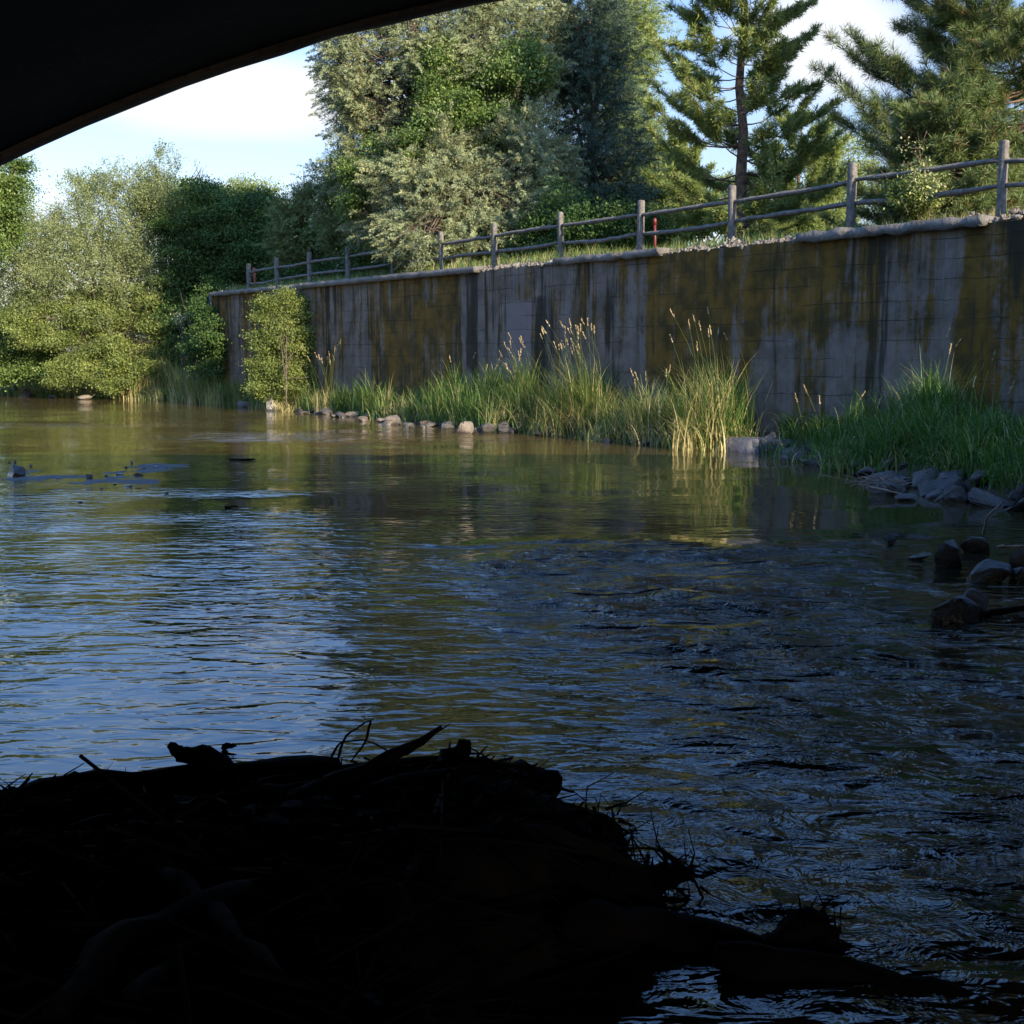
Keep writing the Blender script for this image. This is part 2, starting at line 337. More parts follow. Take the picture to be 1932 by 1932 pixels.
def watermat():
    m, nt, b, out = material('turbid_river_water')
    g = N(nt, 'ShaderNodeNewGeometry'); P = g.outputs['Position']
    chop = attr(nt, 'chop'); rif = attr(nt, 'riffle')
    def mpv(sx, sy, rot=0.0):
        m_ = N(nt, 'ShaderNodeMapping'); m_.inputs['Scale'].default_value = (sx, sy, 1); m_.inputs['Rotation'].default_value = (0, 0, rot); nt.links.new(P, m_.inputs[0]); return m_.outputs[0]
    def dn(scale, detail, rough, vec, dist=0.0):
        n = N(nt, 'ShaderNodeTexNoise', inp={'Scale': scale, 'Detail': detail, 'Roughness': rough, 'Distortion': dist}); nt.links.new(vec, n.inputs['Vector']); return n.outputs[0]
    a = dn(1.5, 2, .5, mpv(.7, 1.3, .15), .4)
    b1 = dn(4.2, 2, .5, mpv(.6, 1.4, -.1), .6)
    c1 = dn(13, 2, .5, mpv(.65, 1.3, .1), .3)
    r1 = mth(nt, 'ADD', mth(nt, 'MULTIPLY', dn(5.5, 3, .6, mpv(1, 1.1, .5), 1.2), .28), dn(2.3, 1, .5, mpv(.8, 1.3, .3), .8))
    h = mth(nt, 'ADD', mth(nt, 'MULTIPLY', a, .03), mth(nt, 'ADD', mth(nt, 'MULTIPLY', b1, .034), mth(nt, 'MULTIPLY', c1, .0028)))
    h = mth(nt, 'MULTIPLY', h, chop)
    h = mth(nt, 'ADD', h, mth(nt, 'MULTIPLY', mth(nt, 'MULTIPLY', r1, .32), rif))
    bump(nt, b, h, 1.0, 1.0)
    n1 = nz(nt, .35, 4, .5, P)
    sunlit_silt = mix(nt, ramp(nt, n1, .35, .65), (.07, .05, .017), (.10, .07, .025))
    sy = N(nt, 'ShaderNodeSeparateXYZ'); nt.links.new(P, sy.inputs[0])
    shallow = ramp(nt, mth(nt, 'ADD', sy.outputs[1], mth(nt, 'MULTIPLY', n1, 8)), 17, 30)      # sun on far water, bridge shade on near water, put into the colour
    col = mix(nt, shallow, (.016, .014, .008), sunlit_silt)
    nt.links.new(col, b.inputs['Base Color']); b.inputs['Roughness'].default_value = .03; b.inputs['IOR'].default_value = 1.333
    return m
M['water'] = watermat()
def wetmat():
    m, nt, b, out = material('wet_gravel'); g = N(nt, 'ShaderNodeNewGeometry')
    n = nz(nt, 14, 5, .65, g.outputs['Position']); nt.links.new(mix(nt, ramp(nt, n, .4, .6), (.012, .014, .016), (.04, .042, .042)), b.inputs['Base Color'])
    b.inputs['Roughness'].default_value = .62; b.inputs['Specular IOR Level'].default_value = .35; bump(nt, b, n, .06); return m
M['wet'] = wetmat()

# ------------------------------------------------------------------ ground sheet
sv = np.unique(np.concatenate([np.array([-900, -400, -200, -100, -60]), np.arange(-45, WLEN - .2, 1.0), [WLEN - .11, WLEN - .09], np.arange(WLEN + .4, 90, 1.5), [100, 130, 180, 300, 600, 1200]]))
tv = np.unique(np.concatenate([np.array([-900, -400, -200, -100, -60, -50]), np.arange(-42, -14, 2.0), np.arange(-14, .0, .5), [.02, .29, .31], np.arange(.8, 20, 1.5), [25, 35, 60, 120, 300, 600, 1200]]))
S, T = np.meshgrid(sv, tv, indexing='ij'); Z = gz(S, T)
XY = PA[:2] + S[..., None] * AL + T[..., None] * NB
V = np.concatenate([XY, Z[..., None]], -1).reshape(-1, 3)
jit = fbm(V, .5, 3, 3.0) * .12; bank = (V[:, 2] > -.7) & (V[:, 2] < 4.0); V[bank, 2] += jit[bank]
tag(raw('ground', V, grid(len(sv), len(tv))[:, ::-1], M['ground'], None, True), kind='structure')

# ------------------------------------------------------------------ river
ys = np.concatenate([np.linspace(-40, 1, 24)[:-1], 1 + (np.linspace(0, 1, 420) ** 1.6) * 30, np.linspace(31, 84, 120)[1:]])
xs = np.concatenate([np.linspace(-110, -26, 30)[:-1], np.linspace(-26, 12, 420), np.linspace(12, 32, 24)[1:]])
X, Y = np.meshgrid(xs, ys, indexing='ij'); Vw = np.stack([X, Y, np.zeros_like(X)], -1).reshape(-1, 3)
def g2(cx, cy, rx, ry, a=0.0, p=2):
    dx = Vw[:, 0] - cx; dy = Vw[:, 1] - cy; c_, s_ = math.cos(a), math.sin(a)
    u = (dx * c_ + dy * s_) / rx; v = (-dx * s_ + dy * c_) / ry
    return np.exp(-(np.abs(u) ** p + np.abs(v) ** p))
x_, y_ = Vw[:, 0], Vw[:, 1]
sg = lambda v: 1 / (1 + np.exp(-np.clip(v, -30, 30)))
lown = fbm(Vw, .33, 3, 5.); lown2 = fbm(Vw * [1, .6, 1], 1.1, 2, 8.)
chop = .15 + .62 * sg((16.5 + 3 * lown - y_ + .35 * (-x_)) / 1.4)
chop *= np.clip(1 + 1.1 * lown + .5 * lown2, .35, 1.7)
chop += 1.5 * g2(-4.4, 31.5, 4.2, 1.9, -.05, 4) * np.clip(1 + lown2, .3, 1.5) + .9 * g2(-13, 36.5, 5.5, 1.3, 0, 3) + .8 * g2(-4.2, 18.9, 1.6, .5) + .35 * g2(-14, 46, 9, 1.5)
chop = np.where(y_ < 14, np.maximum(chop, .5), chop)
chop -= .45 * g2(3.8, 17.3, 3.6, 2.8, 0, 4)
wob = .5 * lown + .3 * np.sin(x_ * 1.7)
xl = np.interp(y_, [3, 6, 8, 10, 13, 14.5], [1.2, .9, .35, -.1, -.35, .3]); xr = np.interp(y_, [3, 7, 10, 12, 14.5], [5, 3.1, 2.9, 3.3, 4.1])
rif = sg((13.7 + wob - y_) / .16) * sg((x_ - xl - .6 * lown) / .35) * sg((xr - x_ + .8 * lown) / .3) * np.interp(y_, [3, 6, 8.5, 11, 14], [.35, .45, .75, 1.0, .9])
rif += .75 * np.exp(-((y_ - 13.9 - wob) / .22) ** 2) * sg((x_ + .5) / .3) * sg((4.2 - x_) / .3)
rif *= np.clip(.95 + 1.0 * lown2, .5, 1.5)
rif = np.clip(rif, 0, 1.4); chop = np.clip(chop, .07, 2.0)
swell = .012 * fbm(Vw, .55, 2, 1.) + .05 * rif * fbm(Vw * [1, 1.5, 1], 1.5, 2, 4.)
Vw[:, 2] = swell * (y_ < 45)
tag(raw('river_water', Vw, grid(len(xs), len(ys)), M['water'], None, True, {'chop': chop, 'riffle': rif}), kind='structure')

# shallow gravel bars breaking the surface on the left
def bar(cx, cy, rx, ry, seed):
    nu, nv = 26, 60
    Vb = []
    for i in range(nu):
        for j in range(nv):
            a = 2 * math.pi * j / (nv - 1); r = i / (nu - 1)
            k = 1 + .6 * mnoise.noise((math.cos(a) * 1.6 + seed, math.sin(a) * 1.6, 0)) + .35 * mnoise.noise((math.cos(a) * 5 + seed, math.sin(a) * 5, 3))
            x = cx + rx * r * k * math.cos(a); y = cy + ry * r * k * math.sin(a)
            Vb.append((x, y, .022 * (1 - r ** 3) - .012 + .012 * mnoise.noise((x * 4, y * 4, seed)) * (1 - r)))
    return np.array(Vb), grid(nu, nv)
bv = []; bf = []; off = 0
for q in [(232, 905, .85, 1.3), (300, 879, .6, .55), (45, 893, .5, .8), (285, 889, .5, .8), (120, 899, .7, .45), (60, 903, .5, .35), (215, 893, .3, .5)]:
    c = onz(q[0], q[1]); v_, f_ = bar(c[0], c[1], q[2], q[3], q[0]); bv.append(v_); bf.append(f_ + off); off += len(v_)
tag(raw('gravel_bar', np.vstack(bv), np.vstack(bf)[:, ::-1], M['wet'], None, True), kind='structure')

# ------------------------------------------------------------------ retaining wall
wall = thing('retaining_wall', st2w(10, 0), 'long high concrete retaining wall streaked with olive moss, along the far river bank', 'wall')
S0 = -32.0
su = np.arange(S0, WLEN + .01, .045); zu = np.concatenate([[-1.0], np.linspace(0.0, WALL_H - .12, 46)])
# moss and stain columns read along the wall: picture x -> (moss above, height where it ends, moss below, dark streak)
COLS = [(395, .9, 0, .6, .3), (440, .5, 0, .5, .3), (470, .7, 0, .75, .0), (520, .35, 1.5, .6, .1), (590, .1, 1, .2, .1), (612, .55, 0, .5, .35), (650, .45, 2.5, .1, .2), (680, .1, 2, 0, .05), (695, .45, 2.6, .0, .5), (712, .6, 0, .55, .2), (760, .75, 0, .7, .1), (840, .8, 0, .75, .05), (862, .4, 0, .3, .6), (890, .05, 0, .0, .25), (950, .1, 0, .0, .15), (1000, .1, 0, 0, .1), (1010, .2, 0, .1, .55), (1064, .2, 0, .15, .25), (1074, .5, 0, .4, .7), (1110, .4, 2.4, .25, .5), (1150, .25, 2, .1, .3), (1185, .6, 2.2, .15, .4), (1215, .3, 2.4, .05, .3), (1240, .7, 1.6, .3, .25), (1300, .85, 0, .8, .05), (1372, .85, 0, .7, .1), (1376, .75, 3.1, .05, .05), (1396, .75, 3.1, .05, .05), (1402, .85, 0, .75, .0), (1412, .85, 0, .7, 0), (1418, .85, 2.35, .0, .1), (1480, .8, 2.4, .12, .1), (1560, .8, 2.5, .1, .15), (1620, .65, 2.6, .0, .35), (1655, .6, 1.9, .1, .7), (1690, .5, 2.2, .0, .6), (1702, .1, 2, -.1, .1), (1722, .1, 2, -.1, .1), (1735, .55, 1.8, .1, .6), (1765, .45, 2.2, -.1, .35), (1790, .1, 2, -.1, .1), (1812, .2, 2, -.05, .1), (1822, .9, 0, .6, .1), (1868, .85, 0, .6, .15), (1885, .55, 2.4, .15, .4), (1932, .7, 2.4, .3, .3)]
cs = np.array([w2st(ont(c[0], 500, 0))[0] for c in COLS]); o_ = np.argsort(cs)
def ci(k): return np.interp(su, cs[o_], np.array([c[k] for c in COLS])[o_])
mu, zb, ml, dk = ci(1), ci(2), ci(3), ci(4)
kern = np.exp(-np.linspace(-2, 2, 17) ** 2); kern /= kern.sum()
mu, zb, ml, dk = [np.convolve(np.pad(v, 8, mode='edge'), kern, 'valid') for v in (mu, zb, ml, dk)]
outs = 0
outm = su < cs.min(); mu[outm] = .5; ml[outm] = .3; zb[outm] = 2.0; dk[outm] = .3
SS, ZZ = np.meshgrid(su, zu, indexing='ij')
tr = 1 / (1 + np.exp(-(ZZ - zb[:, None] - .25 * np.sin(SS * 5.3) * np.sin(SS * 1.7)) / .09))
moss = ml[:, None] * (1 - tr) + mu[:, None] * tr
dark = dk[:, None] * np.clip(.55 + ZZ / WALL_H * .6, 0, 1.1)
pxs = [w2st(ont(956, 560, 0))[0], w2st(ont(1003, 560, 0))[0]]
for k in range(330):                                    # individual drips and runs below the coping
    s0 = R.uniform(S0, WLEN); w_ = R.choice([.05, .09, .16, .3], p=[.4, .3, .2, .1]); ln_ = R.uniform(.5, 4.2); top_ = WALL_H if R.random() < .75 else R.uniform(1.5, 4)
    m_ = np.exp(-((SS - s0 - .03 * np.sin(ZZ * 3 + k)) / w_) ** 2) * (1 / (1 + np.exp(-(ZZ - (top_ - ln_)) / .12))) * (ZZ < top_)
    q = R.random(); a_ = R.uniform(.4, 1)
    if q < .38: dark = dark + m_ * a_ * .6
    elif q < .7: moss = moss + m_ * a_ * .5
    else: moss = moss - m_ * a_ * .55; dark = dark - m_ * .3
patch = ((SS < pxs[0]) & (SS > pxs[1]) & (ZZ < 3.45) & (ZZ > 1.2)).astype(float)
moss -= patch * .5; dark -= patch * .3
XY = PA[:2] + SS[..., None] * AL + (.0 + .02 * np.sin(SS * .8))[..., None] * NB
V = np.concatenate([XY, ZZ[..., None]], -1).reshape(-1, 3)
raw('wall_face', V, grid(len(su), len(zu)), M['wall'], wall, True, {'along': SS.ravel(), 'height': ZZ.ravel(), 'moss': moss.ravel(), 'dark': dark.ravel(), 'patch': patch.ravel()})
def prism(name, s0, s1, t0, t1, z0, z1, mat, parent, ns=2, jitter=0.0, seed=0):
    ss = np.linspace(s0, s1, ns); prof = [(t0, z0), (t0, z1), (t1, z1), (t1, z0)]
    V = []
    for s in ss:
        for k, (t, z) in enumerate(prof):
            j = jitter * mnoise.noise((s * 2.3 + seed, k * 3.1, seed)); j2 = jitter * mnoise.noise((s * 2.9 + seed, k * 5.1, seed + 9))
            V.append(st2w(s, t + j, z + j2 * .6))
    Fq = []
    for i in range(ns - 1):
        for k in range(4): Fq.append((i * 4 + k, i * 4 + (k + 1) % 4, (i + 1) * 4 + (k + 1) % 4, (i + 1) * 4 + k))
    Fq.append((0, 3, 2, 1)); e = (ns - 1) * 4; Fq.append((e, e + 1, e + 2, e + 3))
    return raw(name, np.array(V), np.array(Fq), mat, parent)
prism('wall_core', S0, WLEN, .06, .3, -1.0, WALL_H - .13, M['coping'], wall)
def sx_(x): return w2st(ont(x, 480, 0))[0]
def coping(xa, xb, proj, th, jit, seed, top=0.0):
    sa, sb = sorted((sx_(xa), sx_(xb))); n = max(4, int((sb - sa) / .22))
    prism('coping', sa, sb, -proj, .42, WALL_H - th + top, WALL_H + top, M['coping'], wall, n * 2, jit, seed)
coping(398, 522, .14, .16, .10, 1); coping(524, 575, .08, .2, .16, 2); coping(577, 905, .17, .17, .035, 3)
coping(1050, 1250, .12, .17, .09, 4); coping(1510, 1860, .16, .19, .12, 5, .02)
sa = sx_(1932); prism('coping', S0, sa - 1.5, -.16, .42, WALL_H - .18, WALL_H, M['coping'], wall, 60, .05, 6)
def rubble(xa, xb, w0, w1, h, seed, zt=0.0):
    sa, sb = sorted((sx_(xa), sx_(xb))); n = int((sb - sa) * 330); q = R.random((n, 3))
    cs_ = sa + (sb - sa) * q[:, 0]; ct = w0 + (w1 - w0) * q[:, 1] ** .8
    edge = np.clip(np.minimum(cs_ - sa, sb - cs_) / .4, .15, 1)
    prof = np.array([.45 + .9 * mnoise.noise((a * 1.7, seed, 0)) + .5 * mnoise.noise((a * 6, seed, 4)) for a in cs_])
    cz = WALL_H - .16 + (h * (.35 + .65 * np.clip((ct - w0) / .25, 0, 1)) * np.clip(prof, .1, 1.2) * edge) * q[:, 2] ** .35 + zt * (ct - w0)
    cube = np.array([(x, y, z) for x in (-1, 1) for y in (-1, 1) for z in (-1, 1)], float)
    f = np.array([(0, 1, 3, 2), (4, 6, 7, 5), (0, 4, 5, 1), (2, 3, 7, 6), (0, 2, 6, 4), (1, 5, 7, 3)])
    sz = R.uniform(.012, .05, n) * R.uniform(.6, 1.3, n); V = cube[None] * R.uniform(.45, 1.1, (n, 8, 3)) * sz[:, None, None] * R.uniform(.5, 1.2, (n, 1, 3))
    a, b_ = R.uniform(0, 6.28, n), R.uniform(-.8, .8, n); ca, sa_, cb, sb_ = np.cos(a), np.sin(a), np.cos(b_), np.sin(b_)
    x, y, z = V[..., 0], V[..., 1], V[..., 2]; y, z = y * cb[:, None] - z * sb_[:, None], y * sb_[:, None] + z * cb[:, None]
    x, y = x * ca[:, None] - y * sa_[:, None], x * sa_[:, None] + y * ca[:, None]
    XY = PA[:2] + cs_[:, None] * AL + ct[:, None] * NB
    P_ = np.stack([x + XY[:, :1], y + XY[:, 1:], z + cz[:, None]], -1).reshape(-1, 3)
    Q_ = (f[None] + (np.arange(n) * 8)[:, None, None]).reshape(-1, 4)
    o = raw('broken_edge', P_, Q_, M['rubble'], wall); o['kind'] = 'stuff'; return o
rubble(875, 1052, .0, .6, .26, 1); rubble(1248, 1512, .0, .6, .26, 2); rubble(1740, 1990, -.02, .9, .34, 3, .08)
rubble(1016, 1068, -.1, .3, .2, 5)
prism('footing', sx_(1495), sx_(1395), -1.05, -.003, -.6, .28, M['footing'], wall, 12, .06, 3)
prism('wall_return', WLEN + .004, WLEN + .35, .0, 9.0, -.9, WALL_H - .02, M['footing'], wall)
# ------------------------------------------------------------------ fence
fence = thing('split_rail_fence', st2w(10, .55, 4.4), 'grey weathered split rail fence with two rails, along the top of the mossy wall', 'fence')
PX = [(470, 543, 497), (523, 532, 486), (584, 525, 475), (657, 517, 465), (742, 507, 450), (833, 497, 437), (933, 488, 421), (1058, 475, 400), (1208, 458, 378), (1381, 440, 350), (1605, 408, 308), (1890, 372, 265), (2290, 330, 205)]
posts = []
for i, (x, yb, yt) in enumerate(PX):
    p = ont(x, yb, .55); s, t = w2st(p); zt = ont(x, yt, .55)[2]
    if x == 2290: zt = 5.6
    w_ = .075 + .01 * R.uniform(-1, 1); lean = R.normal(0, .012, 2)
    V = []; prof = [(-1, -.8), (-.75, -1), (.8, -1), (1, -.7), (1, .8), (.75, 1), (-.8, 1), (-1, .75)]
    zs = [4.2, 4.7, 5.1, zt - .03, zt]
    for k, z in enumerate(zs):
        sc_ = w_ * (1 - .02 * k) * (.8 if k == 4 else 1)
        for a, b_ in prof:
            V.append(st2w(s + a * sc_ + lean[0] * (z - 4.4), t + b_ * sc_ + lean[1] * (z - 4.4) + R.normal(0, .003), z))
    Q = []
    for k in range(4):
        for j in range(8): Q.append((k * 8 + j, k * 8 + (j + 1) % 8, (k + 1) * 8 + (j + 1) % 8, (k + 1) * 8 + j))
    Q += [(32, 33, 34, 35), (32, 35, 36, 39), (36, 37, 38, 39)]
    raw('post', np.array(V), np.array(Q), M['fence'], fence)
    posts.append((s, t, zt))
for i in range(len(posts) - 1):
    (s0, t0, z0), (s1, t1, z1) = posts[i], posts[i + 1]
    for k, dz in enumerate((.36, .80)):
        n = 12; P_ = []; rr = []
        sag = R.uniform(-.03, .06)
        for j in range(n):
            a = j / (n - 1); s = s0 + (s1 - s0) * a + (-.13 if j == n - 1 else (.13 if j == 0 else 0)) * (1 if s1 < s0 else -1)
            z = z0 - dz + (z1 - z0) * a - sag * math.sin(math.pi * a) + R.normal(0, .006) + .006 * math.sin(a * 7 + i * 2 + k)
            P_.append(st2w(s, t0 + (t1 - t0) * a + R.normal(0, .012) + (.02 if k else -.01), z)); rr.append((.046 + .009 * math.sin(math.pi * a)) * (1 + .07 * math.sin(j * 1.1 + i * 3 + k) + R.uniform(-.06, .06)) * (.7 if j in (0, n - 1) else 1))
        tb = Tubes(); tb.add(P_, rr, 4, R.uniform(.3, .7), .08); tb.build('rail', M['fence'], fence, False)
def redpost(x, yb, yt, t, name, lab, mat, w_=.036, cap=False):
    b_ = ont(x, yb, t); zt = ont(x, yt, t)[2]; o = thing(name, (b_[0], b_[1], 4.42), lab, 'marker post')
    tb = Tubes(); tb.add([(b_[0], b_[1], 4.35), (b_[0] + .01, b_[1], (4.4 + zt) / 2), (b_[0], b_[1], zt)], [w_, w_, w_ * .95], 8); tb.build('stake', mat, o, False)
    tb = Tubes(); tb.add([(b_[0], b_[1], zt - .12), (b_[0], b_[1], zt + .02), (b_[0], b_[1], zt + .05)], [w_ * 1.35, w_ * 1.35, w_ * .5], 8); tb.build('cap', mat, o, False)
    return o
redpost(1235, 452, 415, 1.1, 'marker_post', 'thin red marker post standing just behind the fence near the middle pine', M['red'])
redpost(481, 540, 507, .95, 'marker_post', 'rusty orange marker post behind the far left end of the fence', M['orange'], .06)

# ------------------------------------------------------------------ bridge we stand under
bridge = thing('arch_bridge', (2.5, 0, 0), 'dark concrete arch bridge overhead, its curved edge framing the sky at upper left', 'bridge')
def arch(x): return 5.22 - .0335 * (x - 2.5) ** 2
ax = np.linspace(-9.9, 14.9, 60)
def arch_solid(name, y0, y1, lift, top, mat, jit=0.0):
    V = []
    for i, x in enumerate(ax):
        z = max(-.6, arch(x) + lift) + jit * mnoise.noise((x * 3, 1, 2)) * .5
        V += [(x, y0, z), (x, y1, z), (x, y1, top), (x, y0, top)]
    Q = []
    n = len(ax)
    for i in range(n - 1):
        for k in range(4): Q.append((i * 4 + k, i * 4 + (k + 1) % 4, (i + 1) * 4 + (k + 1) % 4, (i + 1) * 4 + k))
    Q.append((0, 1, 2, 3)); e = (n - 1) * 4; Q.append((e, e + 3, e + 2, e + 1))
    return raw(name, np.array(V), np.array(Q), mat, bridge)
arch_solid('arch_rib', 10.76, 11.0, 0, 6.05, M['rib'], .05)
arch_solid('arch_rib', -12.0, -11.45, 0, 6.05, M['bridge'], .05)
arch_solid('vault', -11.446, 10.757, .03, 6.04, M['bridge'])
def boxp(name, x0, x1, y0, y1, z0, z1, mat, parent):
    V = [(x, y, z) for x in (x0, x1) for y in (y0, y1) for z in (z0, z1)]
    Q = [(0, 1, 3, 2), (4, 6, 7, 5), (0, 4, 5, 1), (2, 3, 7, 6), (0, 2, 6, 4), (1, 5, 7, 3)]
    return raw(name, np.array(V, float), np.array(Q), mat, parent)
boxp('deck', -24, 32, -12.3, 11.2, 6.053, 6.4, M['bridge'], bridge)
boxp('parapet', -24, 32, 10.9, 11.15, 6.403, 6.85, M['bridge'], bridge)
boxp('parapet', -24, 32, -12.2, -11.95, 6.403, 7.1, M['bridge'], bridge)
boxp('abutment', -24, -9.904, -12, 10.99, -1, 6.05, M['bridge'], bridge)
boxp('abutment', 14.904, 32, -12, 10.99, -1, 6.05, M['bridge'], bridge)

# ------------------------------------------------------------------ trees
def lobes_px(lst):                       # (x, y, rx, ry, depth[, depth radius]) -> centre, radii
    out = []
    for q in lst:
        c = aty(q[0], q[1], q[4]); k = q[4] / F
        out.append((c, np.array([q[2] * k, (q[5] if len(q) > 5 else (q[2] + q[3]) * .5 * k), q[3] * k])))
    return out
def sample_lobes(L, n, inner=.35):
    w_ = np.array([(r[0] * r[1] + r[0] * r[2] + r[1] * r[2]) for c, r in L]); w_ = w_ / w_.sum()
    idx = R.choice(len(L), n, p=w_); C = np.array([c for c, r in L])[idx]; RR = np.array([r for c, r in L])[idx]
    d = unit(R.normal(size=(n, 3))); rad_ = inner + (1 - inner) * R.uniform(0, 1, n) ** .6
    lump = 1 + .16 * np.sin(d[:, 0] * 5 + idx) * np.sin(d[:, 2] * 6 + idx * 2) + .1 * R.normal(size=n)
    return C + d * RR * (rad_ * lump)[:, None], d, idx
def boughs(L, n, kind, size, loose=.2):
    K = max(3, n // (8 if kind == 'juniper' else 11)); B_, bd, bi = sample_lobes(L, K, .62)
    q = R.integers(0, K, n); mr = np.array([r.mean() for c, r in L])[bi][q]
    if kind == 'juniper':
        sg = np.clip(mr * .22, .16, .34)[:, None]; off = R.normal(size=(n, 3)) * sg; u = R.uniform(-.6, 1, n)
        off += (unit(bd * [1, 1, .3] + [0, 0, .9])[q]) * (u * np.clip(mr * .5, .35, .8))[:, None]
        off[:, :2] *= (1.15 - .55 * np.clip(u, 0, 1))[:, None]
    else: off = R.normal(size=(n, 3)) * np.clip(mr * .2, .12, .42)[:, None] * [1, 1, .62] 
    C = B_[q] + off; d = bd[q]; idx = q
    m_ = R.random(n) < loose; C2, d2, i2 = sample_lobes(L, n, .2); sh = C2.copy()
    C[m_] = sh[m_]; d = d.copy(); d[m_] = d2[m_]
    return C, d, idx
def limbs(tb, base, L, r0, n_l=14, targets=None, top=None, sides=5, fork=3):
    base = np.array(base, float); cs_ = np.array([c for c, r in L]); ctr = cs_.mean(0)
    top = np.array(top if top is not None else (ctr[0], ctr[1], cs_[:, 2].max() + .4))
    n = 9; A = np.linspace(0, 1, n)[:, None]; P = base + (top - base) * A + R.normal(0, .06, (n, 3)) * [1, 1, 0] * A * (1.1 - A) * 4 * r0 * 6
    tb.add(P, r0 * (1 - .85 * A[:, 0]), 9, .5, .08)
    for c, r in L:
        for q in range(fork):
            k = R.uniform(.15, .75); st = base + (top - base) * k
            e = c + unit(R.normal(size=3)) * r * R.uniform(.3, .85)
            m_ = (st + e) / 2 + [0, 0, .12 * np.linalg.norm(e - st)] + R.normal(0, .08, 3)
            Pb = np.array([st, (st + m_) / 2, m_, (m_ + e) / 2 + R.normal(0, .05, 3), e])
            rb = r0 * (1 - .85 * k) * .5
            tb.add(Pb, np.linspace(rb, .012, 5), 4, R.uniform(.3, .8))
            for z in range(2):
                e2 = e + R.normal(0, .35, 3) + [0, 0, .1]; tb.add([m_, (m_ + e2) / 2 + R.normal(0, .08, 3), e2], [rb * .45, rb * .25, .008], 3, R.uniform(.3, .8))
def tree(name, label, cat, base, L, kind, n_sp, per, mat, r0=.18, group=None, size=1.0, top=None, inner=.35, sparse=0.0, barkm='bark', fork=3):
    o = thing(name, base, label, cat, group)
    if kind == 'broad': per = int(per * 1.7)
    tb = Tubes(); limbs(tb, base, L, r0, top=top, fork=fork); tb.build('trunk', M[barkm], o)
    C, d, idx = boughs(L, n_sp, kind, size)
    spt = np.clip(R.normal(.5, .14, n_sp) + .22 * np.sin(idx * 2.4), 0, 1)
    N_ = n_sp * per; Cc = np.repeat(C, per, 0); dd = np.repeat(d, per, 0); u = R.uniform(0, 1, N_)
    if kind == 'juniper':
        ax = unit(d * [1, 1, .5] + [0, 0, .55] + R.normal(0, .25, (n_sp, 3))); axr = np.repeat(ax, per, 0)
        Ln = np.repeat(R.uniform(.45, .95, n_sp), per) * size; Ln_ = Ln[:, None]
        side = unit(R.normal(size=(N_, 3))) * (.17 * size * (1.05 - u) * R.uniform(.2, 1, N_))[:, None]
        P = Cc + axr * Ln_ * (u[:, None] - .3) + side - np.array([0, 0, 1]) * (Ln * .35 * u ** 2)[:, None]
        D = unit(axr * .55 + side / (.17 * size) * .7 + R.normal(0, .3, (N_, 3)) - np.array([0, 0, .75]) * u[:, None])
        Lf = R.uniform(.05, .115, N_) * size; Wf = R.uniform(.014, .03, N_) * size; Nr = unit(R.normal(size=(N_, 3)) * .38 + dd * .8 + np.repeat(R.normal(0, .3, (n_sp, 3)), per, 0) + [0, 0, .3])
    elif kind == 'broad':
        P = Cc + R.normal(0, 1, (N_, 3)) * np.array([.22, .22, .11]) * size
        D = unit(R.normal(size=(N_, 3)) + [0, 0, -.35]); Nr = unit(R.normal(size=(N_, 3)) * .5 + dd * .5 + [0, 0, .6])
        Lf = R.uniform(.055, .125, N_) * min(size, 1.15); Wf = Lf * R.uniform(.5, .75, N_)
    elif kind == 'willow':
        ax = unit(d * [1, 1, .3] + [0, 0, .9] + R.normal(0, .45, (n_sp, 3))); axr = np.repeat(ax, per, 0); Ln = np.repeat(R.uniform(.6, 1.3, n_sp), per) * size
        P = Cc + axr * (Ln * (u - .3))[:, None] + R.normal(0, .09, (N_, 3)) * size
        D = unit(axr * .5 + R.normal(0, .7, (N_, 3))); Nr = unit(R.normal(size=(N_, 3)) + [0, 0, .4])
        Lf = R.uniform(.07, .13, N_); Wf = Lf * R.uniform(.3, .5, N_)
    tint = np.clip(np.repeat(spt, per) + R.normal(0, .14, N_), 0, 1)
    leaves('crown', P, D, Lf, Wf, tint, mat, o, Nr)
    return o
